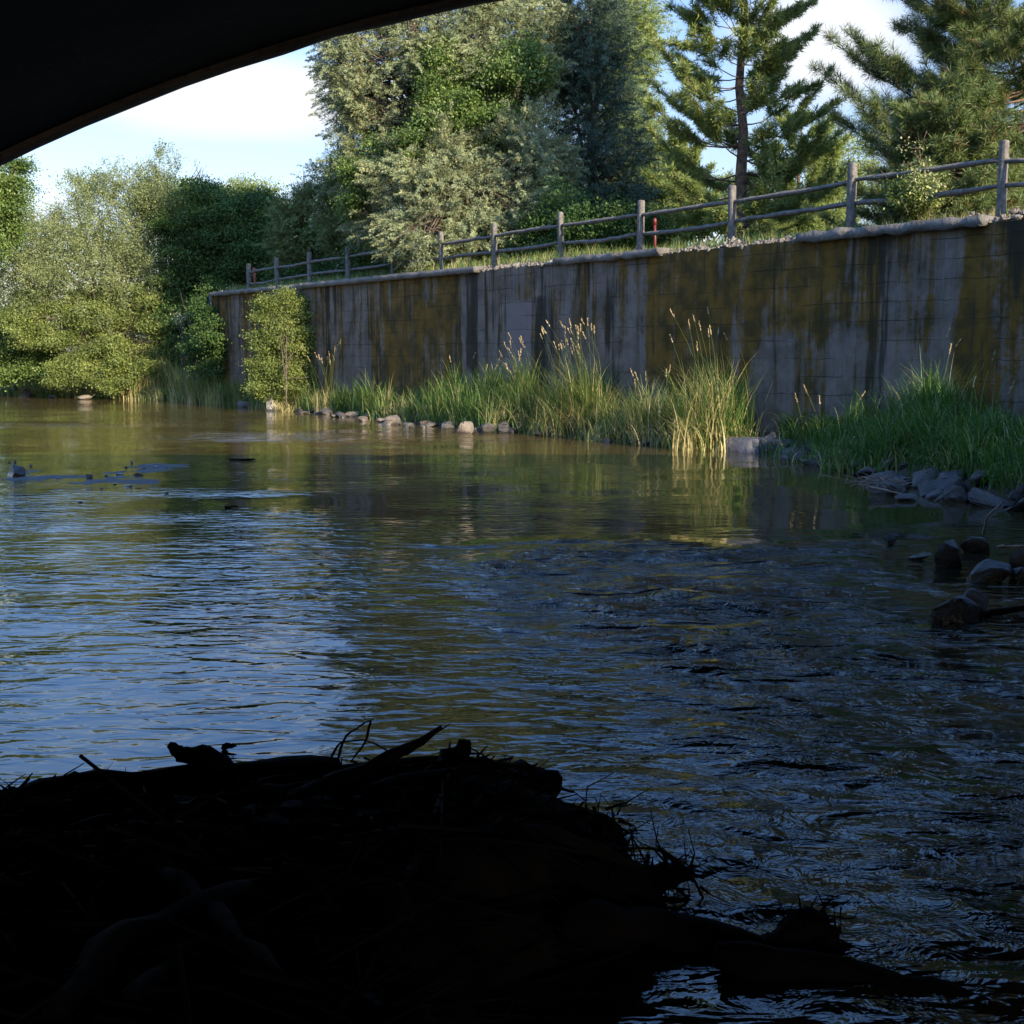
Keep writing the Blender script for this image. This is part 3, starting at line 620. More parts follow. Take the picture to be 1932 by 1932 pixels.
def pine(name, label, base, height, spread, n_whorl, per_wh, mat, top_frac=0.0, r0=.2, group=None, needle=.16, tufts=10, start=.12, barkm='pinebark', nn=46, lean=(0, 0), shape=1.0, wid=.011, bcol=(0, 1), narrow=.35, up=.55, lift=0.0):
    o = thing(name, base, label, 'pine tree', group); base = np.array(base, float)
    tb = Tubes(); n = 10; A = np.linspace(0, 1, n)[:, None]; top = base + [lean[0], lean[1], height]
    ax = lambda a: base + (top - base) * a
    P = base + (top - base) * A + R.normal(0, .03, (n, 3)) * [1, 1, 0]; P[0] -= [0, 0, .3]
    tb.add(P, r0 * (1 - .9 * A[:, 0]) + .012, 10, .5, .1)
    TP = []; TD = []
    for i in range(n_whorl):
        a = start + (1 - start) * (i + R.uniform(0, .6)) / n_whorl
        if a > .99: continue
        Lb0 = spread * min(1, (1 - a) ** shape * 1.0 + .06) * (narrow + (1 - narrow) * min(1, (a - start) / .12 + .5))
        for k in range(per_wh):
            th = R.uniform(0, 2 * math.pi); Lb = Lb0 * R.uniform(.6, 1.1); el = up * (a - .35) + lift + R.normal(0, .2)
            h = np.array([math.cos(th), math.sin(th), 0]); st_ = ax(a)
            pts = []
            for q in np.linspace(0, 1, 6):
                pts.append(st_ + h * Lb * q + np.array([0, 0, Lb * (math.tan(el) * q + .28 * q * q - .08 * math.sin(q * 3))]) + R.normal(0, .03, 3) * q)
            pts = np.array(pts); rb = max(.010, r0 * (1 - a) * .2)
            tb.add(pts, np.linspace(rb, .008, 6), 4, R.uniform(.3, .8))
            for j in range(tufts):
                q = R.uniform(.28, 1.0) ** .8; f_ = q * 5; i0 = min(4, int(f_)); p = pts[i0] + (pts[i0 + 1] - pts[i0]) * (f_ - i0)
                bd = unit(pts[i0 + 1] - pts[i0]); sd_ = unit(np.cross(bd, [0, 0, 1.0])) * (1 if R.random() < .5 else -1)
                tl = Lb * .36 * (1.2 - q) * R.uniform(.5, 1.1) + .1
                dr = unit(bd * .8 + sd_ * R.uniform(.3, 1.1) + [0, 0, R.uniform(.0, .5)])
                if j == 0: p = pts[-1]; dr = unit(bd + [0, 0, .3]); tl = .1
                e = p + dr * tl; tb.add([p, (p + e) / 2 + R.normal(0, .02, 3), e], [.011, .009, .006], 3, R.uniform(.3, .8))
                m_ = max(1, int(tl / .15))
                for z in range(m_): TP.append(e - dr * (z * .16)); TD.append(unit(dr + np.array([0, 0, .25])))
    TP.append(top); TD.append(np.array([0, 0, 1.0]))
    tb.build('trunk', M[barkm], o)
    TP = np.array(TP); TD = np.array(TD); nt_ = len(TP)
    P = np.repeat(TP, nn, 0); D0 = np.repeat(TD, nn, 0); u = R.uniform(0, 1, len(P))
    P = P - D0 * (u * .15 * needle / .16)[:, None]
    D = unit(D0 * R.uniform(.1, 1.0, (len(P), 1)) + unit(R.normal(size=(len(P), 3))) * .85)
    tt = np.clip(R.normal(.55, .2, nt_), .12, 1); tt[R.random(nt_) < .04] = 0
    tint = np.clip(np.repeat(tt, nn) + R.normal(0, .08, len(P)), 0, 1)
    leaves('crown', P, D, R.uniform(.7, 1.1, len(P)) * needle, R.uniform(.7, 1.2, len(P)) * wid, tint, mat, o)
    return o
def gbase(x, Y, z=4.42):
    p = aty(x, 660, Y); return (p[0], p[1], z)
# tall juniper mass above the wall
tree('juniper_tree', 'huge grey-green juniper with drooping sprays, filling the upper middle behind the fence', 'tree', gbase(790, 45),
     lobes_px([(680, 110, 80, 120, 46), (740, 10, 110, 110, 46.5), (850, -40, 130, 110, 46), (960, 30, 100, 130, 45), (760, 180, 90, 90, 45), (900, 160, 110, 90, 45.5), (700, 260, 60, 60, 46), (640, 90, 36, 60, 45), (660, 190, 34, 60, 45), (690, 330, 45, 60, 46), (690, 420, 36, 60, 46), (930, 90, 90, 100, 44), (655, 140, 40, 70, 45.5), (680, 210, 50, 60, 45.6), (665, 300, 34, 50, 45.6), (1010, 120, 50, 110, 44.5), (990, 220, 50, 70, 44.3), (820, 90, 70, 80, 44.6)]),
     'juniper', 5600, 110, M['juniper'], .3, fork=5)
tree('juniper_tree', 'pale weeping juniper lobes low over the fence rails, in front of the huge juniper', 'tree', gbase(870, 42),
     lobes_px([(830, 330, 62, 75, 42), (860, 400, 80, 70, 41.6), (780, 400, 45, 60, 42.5), (990, 300, 55, 85, 42), (1010, 380, 55, 70, 41.2), (950, 390, 50, 60, 41.8), (800, 450, 60, 40, 41.5), (900, 450, 80, 36, 41), (980, 430, 50, 40, 40.4), (745, 330, 36, 60, 43), (875, 290, 36, 50, 42.5), (690, 400, 22, 55, 44.6), (800, 458, 34, 24, 39.4), (755, 462, 26, 26, 41.0), (1040, 340, 36, 60, 42), (720, 440, 26, 40, 43.6)]),
     'juniper', 3600, 112, M['juniper'], .2, fork=5)
tree('broadleaf_tree', 'bright green leafy tree growing up through the middle of the huge juniper', 'tree', gbase(880, 43.5),
     lobes_px([(850, 215, 60, 60, 43.3), (950, 250, 56, 55, 43), (800, 290, 60, 40, 43), (720, 290, 46, 40, 43.4), (900, 150, 50, 50, 43.8), (670, 350, 26, 50, 44), (900, 280, 60, 50, 42.8), (980, 130, 50, 60, 42.8), (830, 120, 40, 50, 43.5)]),
     'broad', 1500, 36, M['box'], .16)
tree('juniper_tree', 'dark blue-green juniper between the pale weeping juniper and the light green column', 'tree', gbase(1110, 45.5),
     lobes_px([(1100, 30, 65, 110, 46), (1110, 150, 68, 90, 46), (1120, 270, 76, 90, 45.6), (1110, 380, 75, 80, 45), (1060, 90, 36, 90, 46), (1175, 330, 45, 70, 45.6), (1160, 410, 50, 50, 44.6), (1060, 430, 40, 45, 44.6)]),
     'juniper', 3600, 100, M['juniper_blue'], .2)
tree('arborvitae', 'tall light yellow-green columnar conifer at the right edge of the juniper mass', 'tree', gbase(1180, 58),
     lobes_px([(1178, 10, 50, 90, 58), (1182, 110, 48, 90, 58), (1172, 200, 42, 80, 58), (1204, 60, 24, 90, 57.6), (1165, -60, 50, 60, 58), (1160, 120, 50, 80, 58)]),
     'juniper', 2200, 85, M['arbor'], .18, size=1.2)
tree('juniper_tree', 'rounded olive juniper below the light green column, left of the middle pine', 'tree', gbase(1205, 54),
     lobes_px([(1195, 290, 50, 70, 54), (1190, 360, 55, 70, 53), (1225, 380, 45, 60, 53), (1190, 430, 60, 36, 52), (1225, 300, 24, 50, 54)]),
     'juniper', 1500, 85, M['arbor'], .14, size=1.2)
# pines
pine('pine_tree', 'tall airy pine with a straight bare trunk, in the middle right behind the fence', gbase(1392, 35.5), 10.8, 2.9, 34, 4, M['pine_far'], r0=.17, start=.03, nn=32, wid=.02, tufts=20, needle=.2, shape=.42, narrow=.7, lift=.16, lean=(-.1, 0))
pine('pine_tree', 'big near pine with long dark needle tufts at the right edge, over the fence', gbase(1930, 31), 14.5, 4.9, 44, 7, M['pine_dark'], r0=.22, start=.02, nn=44, wid=.012, tufts=22, needle=.25, shape=.5, narrow=.85, lean=(.15, 0))
tree('pine_tree', 'small dark pine with upright candles, left of the juniper mass above the wall', 'pine tree', gbase(590, 54),
     lobes_px([(575, 440, 46, 50, 54), (600, 390, 34, 50, 54), (560, 400, 18, 36, 54), (598, 340, 9, 30, 54), (580, 365, 8, 26, 54), (545, 430, 26, 34, 54), (555, 475, 40, 36, 54), (540, 385, 7, 22, 54), (617, 350, 8, 26, 54)]),
     'juniper', 1500, 60, M['pine'], .1, size=1.0)
tree('pine_tree', 'second small dark pine hard against the left side of the juniper mass', 'pine tree', gbase(650, 51),
     lobes_px([(645, 430, 34, 55, 51), (650, 370, 26, 50, 51), (640, 320, 10, 34, 51), (625, 400, 16, 40, 51), (655, 330, 12, 34, 51), (665, 460, 30, 34, 51), (630, 345, 7, 24, 51)]),
     'juniper', 1200, 60, M['pine'], .1, size=1.0)
pine('pine_tree', 'low bushy young pine behind the fence, beneath the left boughs of the big near pine', gbase(1770, 26.6), 2.6, 1.75, 15, 7, M['pine_dark'], r0=.08, start=.02, nn=40, wid=.013, tufts=16, needle=.2, shape=.4, narrow=.9)
pine('pine_tree', 'soft pale green pine far back, just left of the middle pine trunk', gbase(1270, 52), 6.0, 3.0, 13, 5, M['pine_far'], r0=.12, start=.02, nn=26, wid=.03, tufts=17, needle=.24, shape=.6)
pine('pine_tree', 'soft pale green pine far back, just right of the middle pine', gbase(1500, 50), 6.6, 3.0, 13, 5, M['pine_far'], r0=.12, start=.02, nn=26, wid=.03, tufts=17, needle=.24, shape=.6)
tree('broadleaf_tree', 'hazy light green tree far behind, in the gap left of the big near pine', 'tree', gbase(1600, 66),
     lobes_px([(1570, 290, 60, 70, 66), (1620, 350, 60, 60, 66), (1540, 380, 60, 60, 66)]), 'broad', 420, 30, M['bright'], .14, size=1.3)
tree('broadleaf_tree', 'low green broadleaf tree seen behind the fence under the middle pine', 'tree', gbase(1330, 60),
     lobes_px([(1300, 380, 60, 50, 60), (1420, 385, 70, 45, 60), (1220, 400, 60, 50, 60)]), 'broad', 420, 30, M['box'], .14, size=1.3)
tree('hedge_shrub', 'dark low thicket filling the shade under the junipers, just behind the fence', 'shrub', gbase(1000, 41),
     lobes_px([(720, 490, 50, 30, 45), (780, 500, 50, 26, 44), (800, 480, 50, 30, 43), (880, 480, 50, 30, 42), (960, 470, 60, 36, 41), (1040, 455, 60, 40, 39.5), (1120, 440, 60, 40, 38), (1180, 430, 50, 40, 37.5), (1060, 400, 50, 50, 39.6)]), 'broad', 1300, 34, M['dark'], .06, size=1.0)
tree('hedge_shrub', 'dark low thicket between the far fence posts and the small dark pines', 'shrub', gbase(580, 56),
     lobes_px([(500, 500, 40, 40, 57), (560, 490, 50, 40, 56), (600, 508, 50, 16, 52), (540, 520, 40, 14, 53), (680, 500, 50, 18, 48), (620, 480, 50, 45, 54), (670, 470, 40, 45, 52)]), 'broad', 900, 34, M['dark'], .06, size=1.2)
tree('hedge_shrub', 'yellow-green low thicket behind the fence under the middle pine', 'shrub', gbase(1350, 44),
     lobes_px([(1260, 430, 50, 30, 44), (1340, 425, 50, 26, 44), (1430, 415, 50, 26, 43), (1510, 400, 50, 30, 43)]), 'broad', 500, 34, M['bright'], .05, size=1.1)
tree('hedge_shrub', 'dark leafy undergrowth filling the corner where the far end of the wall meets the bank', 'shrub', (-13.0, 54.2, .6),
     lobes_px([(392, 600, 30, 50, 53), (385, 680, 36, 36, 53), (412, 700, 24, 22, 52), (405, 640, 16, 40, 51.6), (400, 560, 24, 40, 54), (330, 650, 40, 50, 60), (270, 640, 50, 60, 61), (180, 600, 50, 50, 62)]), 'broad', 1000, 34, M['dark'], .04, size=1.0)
# left bank
tree('willow', 'tall airy grey-green willow on the left bank, its thin tops against the sky', 'tree', (-18.5, 60, .6),
     lobes_px([(230, 420, 90, 90, 60), (120, 470, 80, 80, 61), (50, 520, 60, 90, 61), (170, 540, 130, 100, 59), (290, 480, 60, 110, 60), (300, 380, 45, 50, 60), (20, 480, 40, 60, 61), (5, 560, 50, 50, 61), (60, 590, 50, 40, 61), (240, 560, 90, 80, 58.6)]),
     'willow', 3600, 44, M['willow'], .14, size=1.0, barkm='stem', fork=6)
tree('willow', 'thin willow sapling with a wispy crown, standing highest against the sky at left', 'tree', (-16.3, 60, .6),
     lobes_px([(300, 310, 26, 34, 60), (255, 340, 26, 34, 60), (330, 340, 18, 30, 60), (160, 370, 20, 44, 61), (100, 420, 24, 30, 61), (215, 350, 24, 34, 60), (385, 330, 16, 20, 60)]),
     'willow', 420, 24, M['willow'], .05, size=.8, barkm='stem', fork=5, top=aty(300, 300, 60))
tree('bright_shrub', 'bright yellow-green leafy shrub overhanging the water on the left bank', 'shrub', (-18.4, 58.4, .3),
     lobes_px([(60, 605, 50, 26, 57.6), (120, 590, 40, 22, 57.9), (95, 640, 60, 26, 57.2), (190, 600, 50, 30, 57.6), (230, 570, 36, 26, 58.2), (180, 650, 60, 26, 57.0), (280, 590, 36, 34, 57.6), (300, 640, 36, 30, 57.2), (150, 690, 50, 24, 56.6), (110, 715, 36, 14, 56.2), (240, 690, 46, 26, 56.4), (300, 690, 36, 22, 56.8), (210, 722, 40, 14, 56), (325, 560, 24, 30, 58), (20, 600, 24, 20, 58.4), (170, 560, 36, 18, 58.6), (60, 570, 36, 18, 59)]),
     'broad', 1500, 36, M['bright'], .08, size=1.0, barkm='stem', fork=4)
tree('bright_shrub', 'darker green shrub at the left edge beside the bright yellow-green one', 'shrub', (-23.4, 60, .3),
     lobes_px([(15, 640, 50, 60, 59.6), (50, 680, 50, 45, 58.8), (0, 700, 40, 30, 58.8), (80, 700, 30, 25, 58)]), 'broad', 700, 34, M['box'], .08, size=1.1)
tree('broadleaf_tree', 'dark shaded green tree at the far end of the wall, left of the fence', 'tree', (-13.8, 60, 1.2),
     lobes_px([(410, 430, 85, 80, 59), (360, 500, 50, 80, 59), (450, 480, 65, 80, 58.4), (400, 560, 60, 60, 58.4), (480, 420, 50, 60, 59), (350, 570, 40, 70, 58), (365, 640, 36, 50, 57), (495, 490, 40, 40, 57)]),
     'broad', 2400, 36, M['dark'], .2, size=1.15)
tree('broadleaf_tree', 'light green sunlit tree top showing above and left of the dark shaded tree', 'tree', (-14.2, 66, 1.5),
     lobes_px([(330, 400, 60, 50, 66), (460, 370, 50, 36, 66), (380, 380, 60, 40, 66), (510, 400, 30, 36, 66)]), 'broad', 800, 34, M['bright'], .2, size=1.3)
tree('broadleaf_tree', 'green tree crown cut by the left edge of the picture, under the bridge arch', 'tree', (-24.6, 56, 1.0),
     lobes_px([(-10, 350, 50, 60, 56), (12, 400, 30, 40, 56), (-30, 430, 60, 60, 56), (20, 330, 30, 24, 56)]), 'broad', 800, 34, M['box'], .22, size=1.1)
tree('bank_shrub', 'rounded light green shrub standing alone in front of the left half of the wall', 'shrub', tuple(onz(540, 768, .2)),
     lobes_px([(520, 600, 26, 22, 45.8), (560, 585, 26, 20, 45.8), (545, 640, 36, 34, 45.7), (505, 650, 20, 26, 45.8), (580, 640, 18, 30, 45.6), (535, 690, 36, 28, 45.6), (560, 715, 44, 24, 45.6), (515, 725, 34, 22, 45.7), (590, 690, 16, 20, 45.5), (600, 735, 30, 14, 45.5),
      (505, 575, 8, 14, 45.8), (582, 570, 7, 14, 45.8), (545, 562, 10, 10, 45.8), (487, 640, 10, 12, 45.7), (598, 650, 8, 18, 45.6), (492, 695, 16, 16, 45.7), (540, 745, 40, 12, 45.7)]),
     'broad', 3000, 34, M['bright'], .03, size=.72, barkm='stem', fork=1)
tree('silver_shrub', 'pale silvery leafy plant at the shaded end of the wall on the left bank', 'shrub', tuple(onz(345, 745, .3)),
     lobes_px([(343, 600, 10, 22, 56), (352, 640, 14, 20, 56), (335, 660, 10, 10, 56)]), 'willow', 40, 16, M['silver'], .03, size=.8)
tree('wall_top_shrub', 'small leafy green shrub on the wall top, under the left side of the juniper', 'shrub', gbase(735, 44),
     lobes_px([(728, 462, 24, 30, 44), (752, 482, 20, 14, 43.4), (708, 482, 18, 14, 44.3)]), 'broad', 320, 34, M['bright'], .05, size=.8)
tree('wall_top_shrub', 'slender sapling with pale yellow leaves, in front of the big near pine', 'shrub', gbase(1748, 25.2),
     lobes_px([(1715, 290, 10, 26, 25), (1725, 320, 20, 24, 25), (1745, 350, 14, 20, 25)]), 'broad', 60, 12, leafmat('pale_yellow_leaves', [(0, (.2, .24, .1)), (1, (.38, .38, .2))], .35), .018, size=.6)
tree('wall_top_shrub', 'low bright green bush at the foot of the pale sapling, on the wall top', 'shrub', gbase(1738, 25.4),
     lobes_px([(1735, 370, 28, 18, 25.2), (1715, 355, 20, 18, 25.4), (1690, 380, 16, 10, 25.2)]), 'broad', 120, 34, M['bright'], .02, size=.55)

# ------------------------------------------------------------------ grass
RIGHT_S = sx_(1392)
class Blades:
    def __init__(s): s.V = []; s.T = []
    def add(s, root, az, h, lean, wid, tint, seg=5):
        """arrays: root (n,3), azimuth, height, lean (0..1.5), width, tint"""
        n = len(root); hd = np.stack([np.cos(az), np.sin(az), np.zeros(n)], 1); sd_ = np.stack([-np.sin(az), np.cos(az), np.zeros(n)], 1)
        rows = []; te = np.clip(.15 + lean * .95, .1, 2.75); c = root.copy(); t0_ = R.uniform(0, .25, n)
        for k in range(seg + 1):
            a = k / seg; ww = (wid * (1 - a ** 1.7) * .5 + .0008)[:, None]
            if k:
                th = t0_ + te * ((k - .5) / seg) ** 1.5
                c = c + hd * (h / seg * np.sin(th))[:, None] + np.stack([0 * h, 0 * h, h / seg * np.cos(th)], 1)
            rows.append((c - sd_ * ww, c + sd_ * ww))
        for k in range(seg):
            q = np.stack([rows[k][0], rows[k][1], rows[k + 1][1], rows[k + 1][0]], 1).reshape(-1, 3); s.V.append(q); s.T.append(np.repeat(tint, 4))
    def build(s, name, mat, parent=None):
        V = np.vstack(s.V); n = len(V) // 4
        return raw(name, V, np.arange(n * 4).reshape(n, 4), mat, parent, False, {'tint': np.concatenate(s.T)})
def clump(B, s, t, n, h, lean, dry=.1, rad_=.3, toward=None, z=None, w_=.02):
    ss = s + R.normal(0, rad_, n); tt = np.minimum(t + R.normal(0, rad_ * .7, n), -.04)
    zz = np.maximum(gz(ss, tt), -.05) - .02 if z is None else np.full(n, z)
    XY = PA[:2] + ss[:, None] * AL + tt[:, None] * NB
    root = np.concatenate([XY, zz[:, None]], 1)
    az = R.uniform(0, 2 * math.pi, n)
    if toward is not None: m_ = R.random(n) < .6; az[m_] = toward + R.normal(0, .8, m_.sum())
    tint = np.where(R.random(n) < dry, R.uniform(.75, 1, n), R.uniform(0, .4, n) if s < RIGHT_S else R.uniform(.05, .7, n))  # darker greens on the bridge-shaded right bank, shade put into the tint
    B.add(root, az, h * R.uniform(.45, 1.1, n), lean * R.uniform(.3, 1.3, n), w_ * R.uniform(.6, 1.3, n), tint)
RIV = math.atan2(-NB[1], -NB[0])        # direction from wall to river
# broad sward of grass on the bank
B = Blades()
for s in np.arange(-9, 56, .36):
    ts = float(tshore(s)); right = s < sx_(1385); mid_ = sx_(1010) < s < sx_(600); lo = ts + (1.3 if s < sx_(1500) else (.8 if mid_ else .5))
    if sx_(1500) < s < sx_(1385): continue
    hi = min(-.1, ts + 4.0) if s < WLEN else ts + 4
    if hi < lo: lo = hi - .1
    for j in range(4 if right else 6):
        t = R.uniform(lo, hi)
        if mnoise.noise((s * .8, t * 1.3, 7.0)) < (-.02 if mid_ else -.25): continue
        hh_ = R.choice([.45, .8, 1.2, 1.6], p=[.3, .3, .28, .12]) * (.6 if right else .9)
        clump(B, s + R.uniform(-.25, .25), t, int(R.integers(24, 62)), hh_, R.uniform(.5, 2.2), float(R.choice([.03, .25, .8], p=([.8, .15, .05] if mid_ or right else [.4, .35, .25]) if s < sx_(480) else [.3, .35, .35])), R.uniform(.1, .26), RIV + R.normal(0, .9) if R.random() < .7 else None, None, R.uniform(.016, .03))
# blades hanging over the bank edge towards the water
for s in np.arange(-6, 52, .17):
    if sx_(1500) < s < sx_(1385) or (sx_(1010) < s < sx_(600) and R.random() < .85): continue
    right = s < sx_(1385); t = float(tshore(s)) + (1.25 if right else .75) + R.uniform(-.1, .2)
    clump(B, s, t, 26, R.uniform(.6, 1.2) * (.8 if right else 1.1), R.uniform(1.6, 2.6), .1 if right else R.choice([.3, .95]), .14, RIV + R.normal(0, .3), None, .022)
tag(B.build('bank_grass', M['grass']), 'mixed green and dry grass covering the bank at the foot of the mossy wall', 'grass', None, 'stuff')
# grass along the wall top
B = Blades()
for s in np.arange(-6, WLEN, .2):
    xx = None
    for j in range(3):
        t = R.uniform(.45, 1.6); dry = .75 if s < sx_(1700) else .35
        n = 36; ss = s + R.normal(0, .15, n); tt = t + R.normal(0, .12, n); XY = PA[:2] + ss[:, None] * AL + tt[:, None] * NB
        root = np.concatenate([XY, np.full((n, 1), 4.4)], 1)
        B.add(root, R.uniform(0, 6.28, n), R.uniform(.1, .55, n) * (.75 if s < sx_(1100) else 1), R.uniform(.2, 1.2, n), R.uniform(.008, .018, n), np.where(R.random(n) < dry, R.uniform(.78, 1, n), R.uniform(.2, .7, n)), 3)
tag(B.build('verge_grass', M['grass']), 'short dry yellow and green grass along the top edge of the wall', 'grass', None, 'stuff')
def tussock(x, y, n, h, lean, dry, rad_, label, heads=0, hh=1.5, w_=.024, Yd=None, hx=0.0, zroot=None, name='grass_tussock', cat='tall grass'):
    p = onz(x, y, 0.0) if Yd is None else aty(x, y, Yd); s, t = w2st(p); t = min(max(t + .3, float(tshore(s)) + .55), -.4)
    b_ = st2w(s, t, max(0, float(gz(s, t)))); o = thing(name, b_, label, cat)
    B = Blades()
    nc = max(1, n // 120)
    for k in range(nc):
        clump(B, s + R.normal(0, rad_), t + R.normal(0, .25), 60, h * R.uniform(.6, 1.05), lean * R.uniform(.7, 1.8), dry, .2, RIV if k % 2 else None, zroot, w_)
        clump(B, s + R.normal(0, rad_), t + R.normal(-.15, .3), 60, h * R.uniform(.3, .65), R.uniform(1.3, 2.7), min(1, dry + .4), .22, RIV + R.normal(0, .9), zroot, w_ * 1.1)
    B.build('blades', M['grass'], o)
    for k in range(heads):
        s1 = s + R.normal(0, rad_ * .8); t1 = min(t + R.normal(0, .25), -.05); hgt = hh * R.uniform(.68, 1.0); a = R.uniform(0, 6.28) if hx == 0 else hx + R.normal(0, .5); ln = R.uniform(.08, .45) * hgt
        r_ = st2w(s1, t1, max(0, float(gz(s1, t1)))); h_ = np.array([math.cos(a), math.sin(a), 0])
        q_ = np.linspace(0, 1, 6)[:, None]; pts = r_ + h_ * ln * q_ ** 2 + np.array([0, 0, hgt]) * q_
        Bq = Tubes(); Bq.add(pts, np.linspace(.005, .003, 6), 3, .35)
        dr = unit(pts[-1] - pts[-2]); m2 = 24; u = R.uniform(0, .2, m2); P_ = pts[-1] + dr * (u[:, None] - .05); D_ = unit(dr + R.normal(0, .2, (m2, 3)))
        LV = leaf_arrays(P_, D_, .055, .016); V0 = np.vstack(Bq.V); nv0 = len(V0)
        V1 = np.vstack([V0, LV]); Q1 = np.vstack([np.array(Bq.Q), nv0 + np.arange(len(LV)).reshape(-1, 4)])
        raw('seed_stalk', V1, Q1, M['straw'], o, False, {'tint': np.concatenate([np.zeros(nv0), R.uniform(.4, 1, m2).repeat(4)])})
    return o
AW = math.atan2(AL[1], AL[0])
tussock(1090, 822, 4200, 2.1, .9, .35, .62, 'largest sunlit reed grass clump with many pale seed heads before the wall', 34, 2.75, hx=AW)
tussock(1000, 812, 1500, 1.8, 1.0, .25, .35, 'sunlit grass clump just left of the largest seed-headed clump', 14, 1.9, hx=AW + .3)
tussock(1200, 836, 2600, 1.6, 1.0, .6, .5, 'dry yellowing grass clump between the two tallest reed clumps', 8, 1.7)
tussock(1305, 848, 2300, 2.1, .75, .42, .38, 'sunlit reed grass clump at the edge of the bridge shadow, with tall upright heads', 12, 3.0, hx=AW)
tussock(1120, 838, 900, 1.2, 1.6, .85, .45, 'brown drooping grass clump hanging to the water under the largest reed clump')
tussock(655, 750, 300, 1.25, .4, .85, .22, 'straw coloured clump with tall seed stalks left of the middle of the wall', 16, 2.4, Yd=43.5)
tussock(600, 770, 1000, 1.4, .8, .45, .5, 'tawny feathery grass clump right of the lone bank shrub', 6, 1.7)
tussock(560, 775, 900, 1.2, 1.1, .8, .3, 'pale dry grass draped over the bank beside the white rock')
tussock(870, 800, 600, 1.5, .7, .05, .3, 'fresh green reed clump above the pale stones at mid bank', 2, 1.6)
tussock(930, 805, 600, 1.5, .75, .1, .3, 'bright green reed clump between the fresh green clump and the sunlit heads', 3, 1.6)
tussock(750, 790, 350, 1.0, 1.0, .15, .3, 'splayed light green grass clump low beside the water left of centre')
tussock(830, 800, 320, 1.0, 1.0, .3, .25, 'thin splayed grass clump with dry blades over the waterside stones')
tussock(330, 750, 2200, 2.3, .9, .7, 1.4, 'long golden grass bank between the left shrubs and the wall end')
tussock(430, 757, 1800, 2.0, .9, .45, 1.2, 'green and gold grass on the bank at the foot of the wall end', 10, 2.0)
tussock(250, 752, 1200, 1.7, 1.2, .8, 1.2, 'dry hanging grass below the bright yellow-green shrub')
tussock(1690, 835, 1200, 1.2, 1.25, .05, .28, 'shaded arching green grass clump over the rocks on the right bank', 3, 1.5, Yd=21.5)
tussock(1750, 780, 1200, 1.5, .8, .05, .35, 'tall shaded grass clump against the right part of the wall', 4, 1.9, Yd=23)
tussock(1560, 820, 800, .75, 1.0, .05, .5, 'low shaded grass clump left of the arching clump on the right bank', 4, 1.2, Yd=24)
tussock(1880, 830, 1300, .75, .9, .05, .6, 'mossy green grass hummock at the right edge in the bridge shade', 2, 1.1, Yd=19.5)

tussock(1620, 800, 900, 1.1, 1.5, .05, .3, 'drooping shaded grass clump between the low one and the arching one on the right bank', 1, 1.4, Yd=22.6)
tussock(1800, 860, 1000, 1.0, 1.6, .05, .35, 'drooping shaded grass clump just left of the mossy hummock at the right edge', 1, 1.3, Yd=19.8)
# ------------------------------------------------------------------ rocks
def rock(c, dims, mat, label, group=None, seed=0, rot=0.0, name='rock', cat='rock'):
    rg = np.random.default_rng(seed + 100); bm = bmesh.new()
    for p in unit(rg.normal(size=(15, 3))):
        bm.verts.new(Vector(p) * rg.uniform(.8, 1.1))
    bmesh.ops.convex_hull(bm, input=bm.verts)
    for v in [v for v in bm.verts if not v.link_faces]: bm.verts.remove(v)
    bmesh.ops.bevel(bm, geom=bm.edges[:], offset=.035 if 'dark' in mat.name else .07, segments=2, affect='EDGES')
    bmesh.ops.triangulate(bm, faces=bm.faces[:])
    bmesh.ops.subdivide_edges(bm, edges=[e for e in bm.edges if e.calc_length() > .3], cuts=1, use_grid_fill=True)
    for v in bm.verts:
        k = 1 + .07 * mnoise.fractal(v.co * 2.2 + Vector((seed, 0, 0)), 1, 2, 3); v.co *= k
        v.co = Vector((v.co.x * dims[0] / 2, v.co.y * dims[1] / 2, v.co.z * dims[2] / 2))
    me = bpy.data.meshes.new(name); bm.to_mesh(me); bm.free()
    o = finish(name, me, mat, None, True); me.set_sharp_from_angle(angle=rad(35))
    o.location = tuple(c); o.rotation_euler = (rg.uniform(-.2, .2), rg.uniform(-.25, .25), rot)
    return tag(o, label, cat, group)
def crop(x0, y0, k): return lambda cx, cy: ((x0 + cx * k) / 1.5528, (y0 + cy * k) / 1.5528)
def put(cf, k, cx, cy, w_, h_, mat, label, group=None, seed=0, flat=1.0, sink=.3):
    x, y = cf(cx, cy); b_ = onz(x, y); m_ = b_[1] / F / 1.5528 * k; W_, H_ = w_ * m_ * 1.2, h_ * m_ * 1.2
    dep = max(W_ * .7, H_ * .8) * flat; zf = H_ * (1 + sink)
    b_[1] += dep * .35; b_[0] *= b_[1] / (b_[1] - dep * .35)
    return rock((b_[0], b_[1], H_ - zf / 2), (W_ * 1.02, dep, zf), M[mat], label, group, seed, R.uniform(-.3, .3))
GR = 'rocks along the shaded right bank'
c1 = crop(2100, 1200, .4658)
